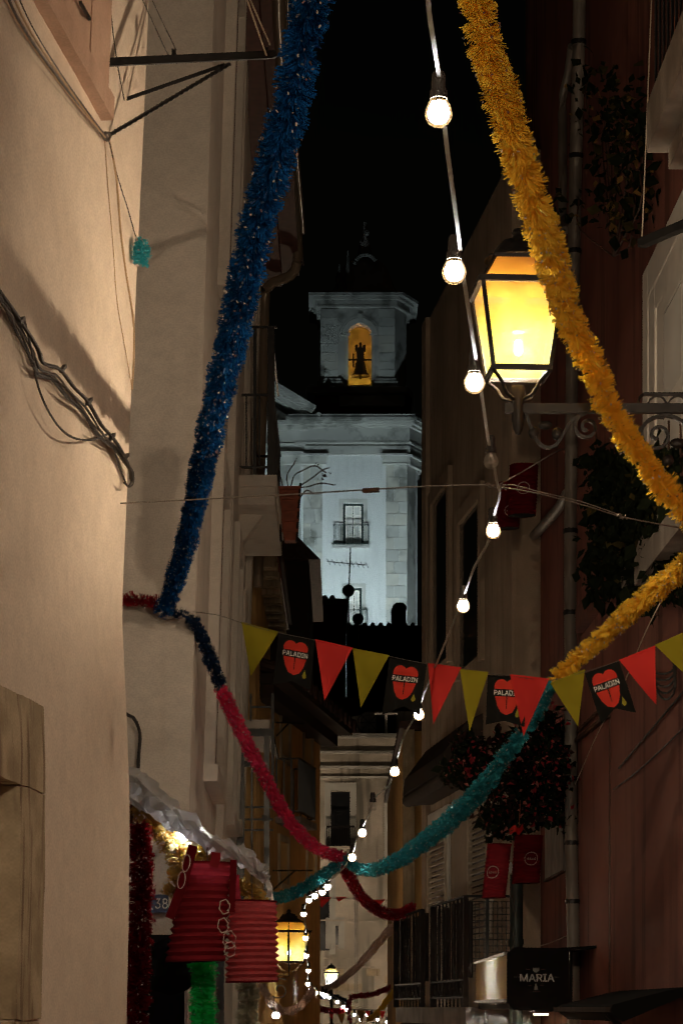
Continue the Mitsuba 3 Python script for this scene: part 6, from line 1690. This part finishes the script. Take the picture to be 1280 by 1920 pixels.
# pale board and sign on the red house behind the lanterns
sg = thing('wall_board', 'pale board on the wall right of the darker red paper lantern', 'sign')
sa, za = W4.hit(1022, 1600, 0.02)
sb, zb_ = W4.hit(1056, 1600, 0.02)
part(sg, 'board', W4.block(min(sa, sb), max(sa, sb), EYE + (HZ - 1640) * 23.2 / F, EYE + (HZ - 1490) * 23.2 / F, 0.001, 0.025), CONCRETE)
part(sg, 'frame', W4.block(min(sa, sb) - 0.02, max(sa, sb) + 0.02, EYE + (HZ - 1644) * 23.2 / F, EYE + (HZ - 1640.5) * 23.2 / F, 0.001, 0.04), WOOD)
dpp = thing('drain_pipe', 'dark lower drain pipe between the two right paper lanterns and the canopy', 'pipe')
part(dpp, 'pipe', tube(np.array([P(968, 1640, 24.3), P(967, 1800, 24.3), P(967, 1990, 24.3)]), 0.06, 12), GREENIRON, smooth=50)
part(dpp, 'collar', moved(lathe([(0.06, -0.03), (0.072, -0.03), (0.072, 0.03), (0.06, 0.03)], 14), P(967, 1767, 24.3)), GREENIRON)

# restaurant canopy with MARIA on its end
VINYL = bs('clear_vinyl', {'type': 'principledthin', 'base_color': rgb((0.82, 0.62, 0.42)), 'roughness': 0.10, 'diff_trans': 0.9, 'spec_trans': 0.0, 'eta': 1.6})
mc = thing('restaurant_canopy', 'black box canopy with pale MARIA lettering and a lit vinyl side', 'canopy')
C0, C1 = 20.0, 24.2
xl, xr = P(950, 0, C0)[0], P(1066, 0, C0)[0]
zb0, zt0 = P(0, 1893, C0)[2], P(0, 1776, C0)[2]
zv0, zv1 = P(0, 1873, C0)[2], P(0, 1791, C0)[2]
endp = Polygon([(xl, zv1 + 0.01), (xl + 0.055, zt0), (xr, zt0 - 0.01), (xr + 0.01, zb0 + 0.02), (xr - 0.02, zb0 - 0.02), (xl + 0.05, zb0), (xl, zv0 - 0.02)])
e = slab(endp, 0.03)
e.vertices = np.stack([e.vertices[:, 0], C0 - e.vertices[:, 2] + 0.015, e.vertices[:, 1]], -1)
e.invert()
part(mc, 'end_panel', e, BLACKCLOTH)
part(mc, 'side_panel', hexa((xl, C0 + 0.02, zv0), (xl - 0.02, C1, zv0), (xl - 0.02, C1, zv1), (xl, C0 + 0.02, zv1), (0.006, 0, 0)), VINYL, label='glossy lit vinyl side panel')
part(mc, 'side_rail', cat([beam((xl - 0.01, C0, zv1 + 0.012), (xl - 0.03, C1, zv1 + 0.012), 0.022), beam((xl - 0.01, C0, zv0 - 0.012), (xl - 0.03, C1, zv0 - 0.012), 0.022)]), PIPE)
part(mc, 'roof', hexa((xl + 0.0, C0 + 0.03, zv1 + 0.03), (xr + 0.3, C0 + 0.03, zt0 + 0.02), (xr + 0.3, C1, zt0 + 0.02), (xl + 0.0, C1, zv1 + 0.03), (0, 0, -0.02)), BLACKCLOTH)
part(mc, 'back_panel', bx(xr + 0.01, xr + 0.03, C0 + 0.03, C1, zb0, zt0 - 0.03), BLACKCLOTH)
part(mc, 'far_panel', bx(xl, xr, C1 - 0.02, C1, zb0, zt0 - 0.03), BLACKCLOTH)
part(mc, 'lower_side', hexa((xl + 0.02, C0 + 0.02, zb0), (xl, C1, zb0), (xl, C1, zv0 - 0.03), (xl + 0.02, C0 + 0.02, zv0 - 0.03), (0.01, 0, 0)), BLACKCLOTH)
for y in (C0 + 0.1, C1 - 0.1):
    part(mc, 'post', beam((xl + 0.06, y, zb0 - 0.01), (xl + 0.06, y, float(street_z(y))), 0.03), IRON)
def lay(m, x, y):
    m = m.copy()
    m.vertices = np.stack([m.vertices[:, 0] + P(x, 0, C0)[0], C0 - 0.0165 - m.vertices[:, 2], m.vertices[:, 1] + P(0, y, C0)[2]], -1)
    return m
tm = meshkit.text_mesh('MARIA', 13.5 * C0 / F, 0.002, bold=True)
wx = tm.bounds[1, 0] - tm.bounds[0, 0]
tm.apply_scale((65 * C0 / F / wx, 1, 1))
part(mc, 'lettering', lay(tm, 972, 1840), LETTER)
badge = Point(0, 0).buffer(0.018).union(sbox(-0.024, -0.006, 0.024, 0.018))
part(mc, 'badge', lay(slab(badge, 0.002), 1004, 1819), LETTERDIM)
part(mc, 'ornament', lay(slab(unary_union([sbox(-0.012, -0.004, 0.014, 0.012), Polygon([(-0.014, -0.004), (0.016, -0.004), (0.004, 0.045), (-0.004, 0.045)])]), 0.002), 1004, 1855), LETTERDIM)
part(mc, 'rule', cat([lay(slab(sbox(-0.016, -0.002, 0.016, 0.002), 0.002), x, y) for x, y in ((967, 1832), (1042, 1832))]), LETTERDIM)
part(mc, 'rule', cat([lay(slab(sbox(-0.014, -0.002, 0.014, 0.002), 0.002), x, y) for x, y in ((990, 1818), (1018, 1818), (993, 1848), (1015, 1848), (1001, 1859), (1009, 1859))]), LETTERRED)
lmp = thing('tube_lamp', 'lit tube lamp inside the black canopy', 'lamp')
part(lmp, 'tube', mapped(trimesh.creation.cylinder(0.02, 1.4, sections=8), lambda u, v, w: np.stack([xl + 0.32 + u, 22.0 + w, zv1 - 0.02 + v], -1)), FROSTED, emitter={'type': 'area', 'radiance': rgb(np.array([1, .8, .55]) * 7000), 'sampling_weight': 1.5})
part(lmp, 'holder', bx(xl + 0.29, xl + 0.35, 21.2, 22.8, zv1 + 0.0, zv1 + 0.02), IRON)
lmp = thing('tube_lamp', 'lit strip lamp in the shopfront under the black canopy', 'lamp')
c = P(1014, 1902, 23.5)
part(lmp, 'tube', mapped(trimesh.creation.cylinder(0.009, 0.3, sections=8), lambda u, v, w: np.stack([c[0] + w * 0.45, c[1] + w * 0.1 + v, c[2] + u], -1)), FROSTED, emitter={'type': 'area', 'radiance': rgb(np.array([1, .8, .5]) * 4), 'sampling_weight': 0.7})
part(lmp, 'holder', bx(c[0] - 0.1, c[0] + 0.1, c[1] - 0.03, c[1] + 0.05, c[2] + 0.024, c[2] + 0.04), IRON)

# folded awning bottom right
fa = thing('dark_awning', 'dark folded awning at the bottom right against the red house', 'awning')
sa, za = W4.hit(1088, 1895, 0.3)
sb, zb_ = W4.hit(1240, 1874, 0.1)
zt_ = EYE + (HZ - 1873) * 18.0 / F + 0.06
part(fa, 'cover', mapped(slab(Polygon([(0, 0), (0.10, -0.02), (0.42, -0.10), (0.44, -0.14), (0.36, -0.2), (0, -0.05)]), 3.2), lambda u, v, w: W4.pt(sb - 0.3 + w, zt_ + v, 0.002 + u)), BLACKCLOTH)
part(fa, 'front_bar', beam(W4.pt(sb - 0.3, zt_ - 0.13, 0.45), W4.pt(sb + 2.9, zt_ - 0.13, 0.45), 0.03), BROWNCLOTH)
part(fa, 'arm', beam(W4.pt(sb, zt_ - 0.5, 0.02), W4.pt(sb, zt_ - 0.16, 0.42), 0.03), IRON)

sl_ = thing('shop_lamp', 'small white lamp glowing behind the foil canopy over the shop entrance', 'lamp')
c = P(345, 1558, 14.95)
part(sl_, 'bulb', moved(lathe([(0, -0.045), (0.03, -0.035), (0.04, 0), (0.03, 0.035), (0, 0.045)], 12), c), FROSTED, smooth=True, emitter={'type': 'area', 'radiance': rgb(np.array([0.92, 0.97, 1.0]) * 360), 'sampling_weight': 1.5})
part(sl_, 'shade', moved(lathe([(0.02, 0.05), (0.09, 0.03), (0.1, 0.035), (0.03, 0.075), (0.02, 0.07)], 14), c), IRON)
part(sl_, 'arm', beam(c + [0, 0, 0.07], c + [-0.1, 1.56, 0.2], 0.02), IRON)
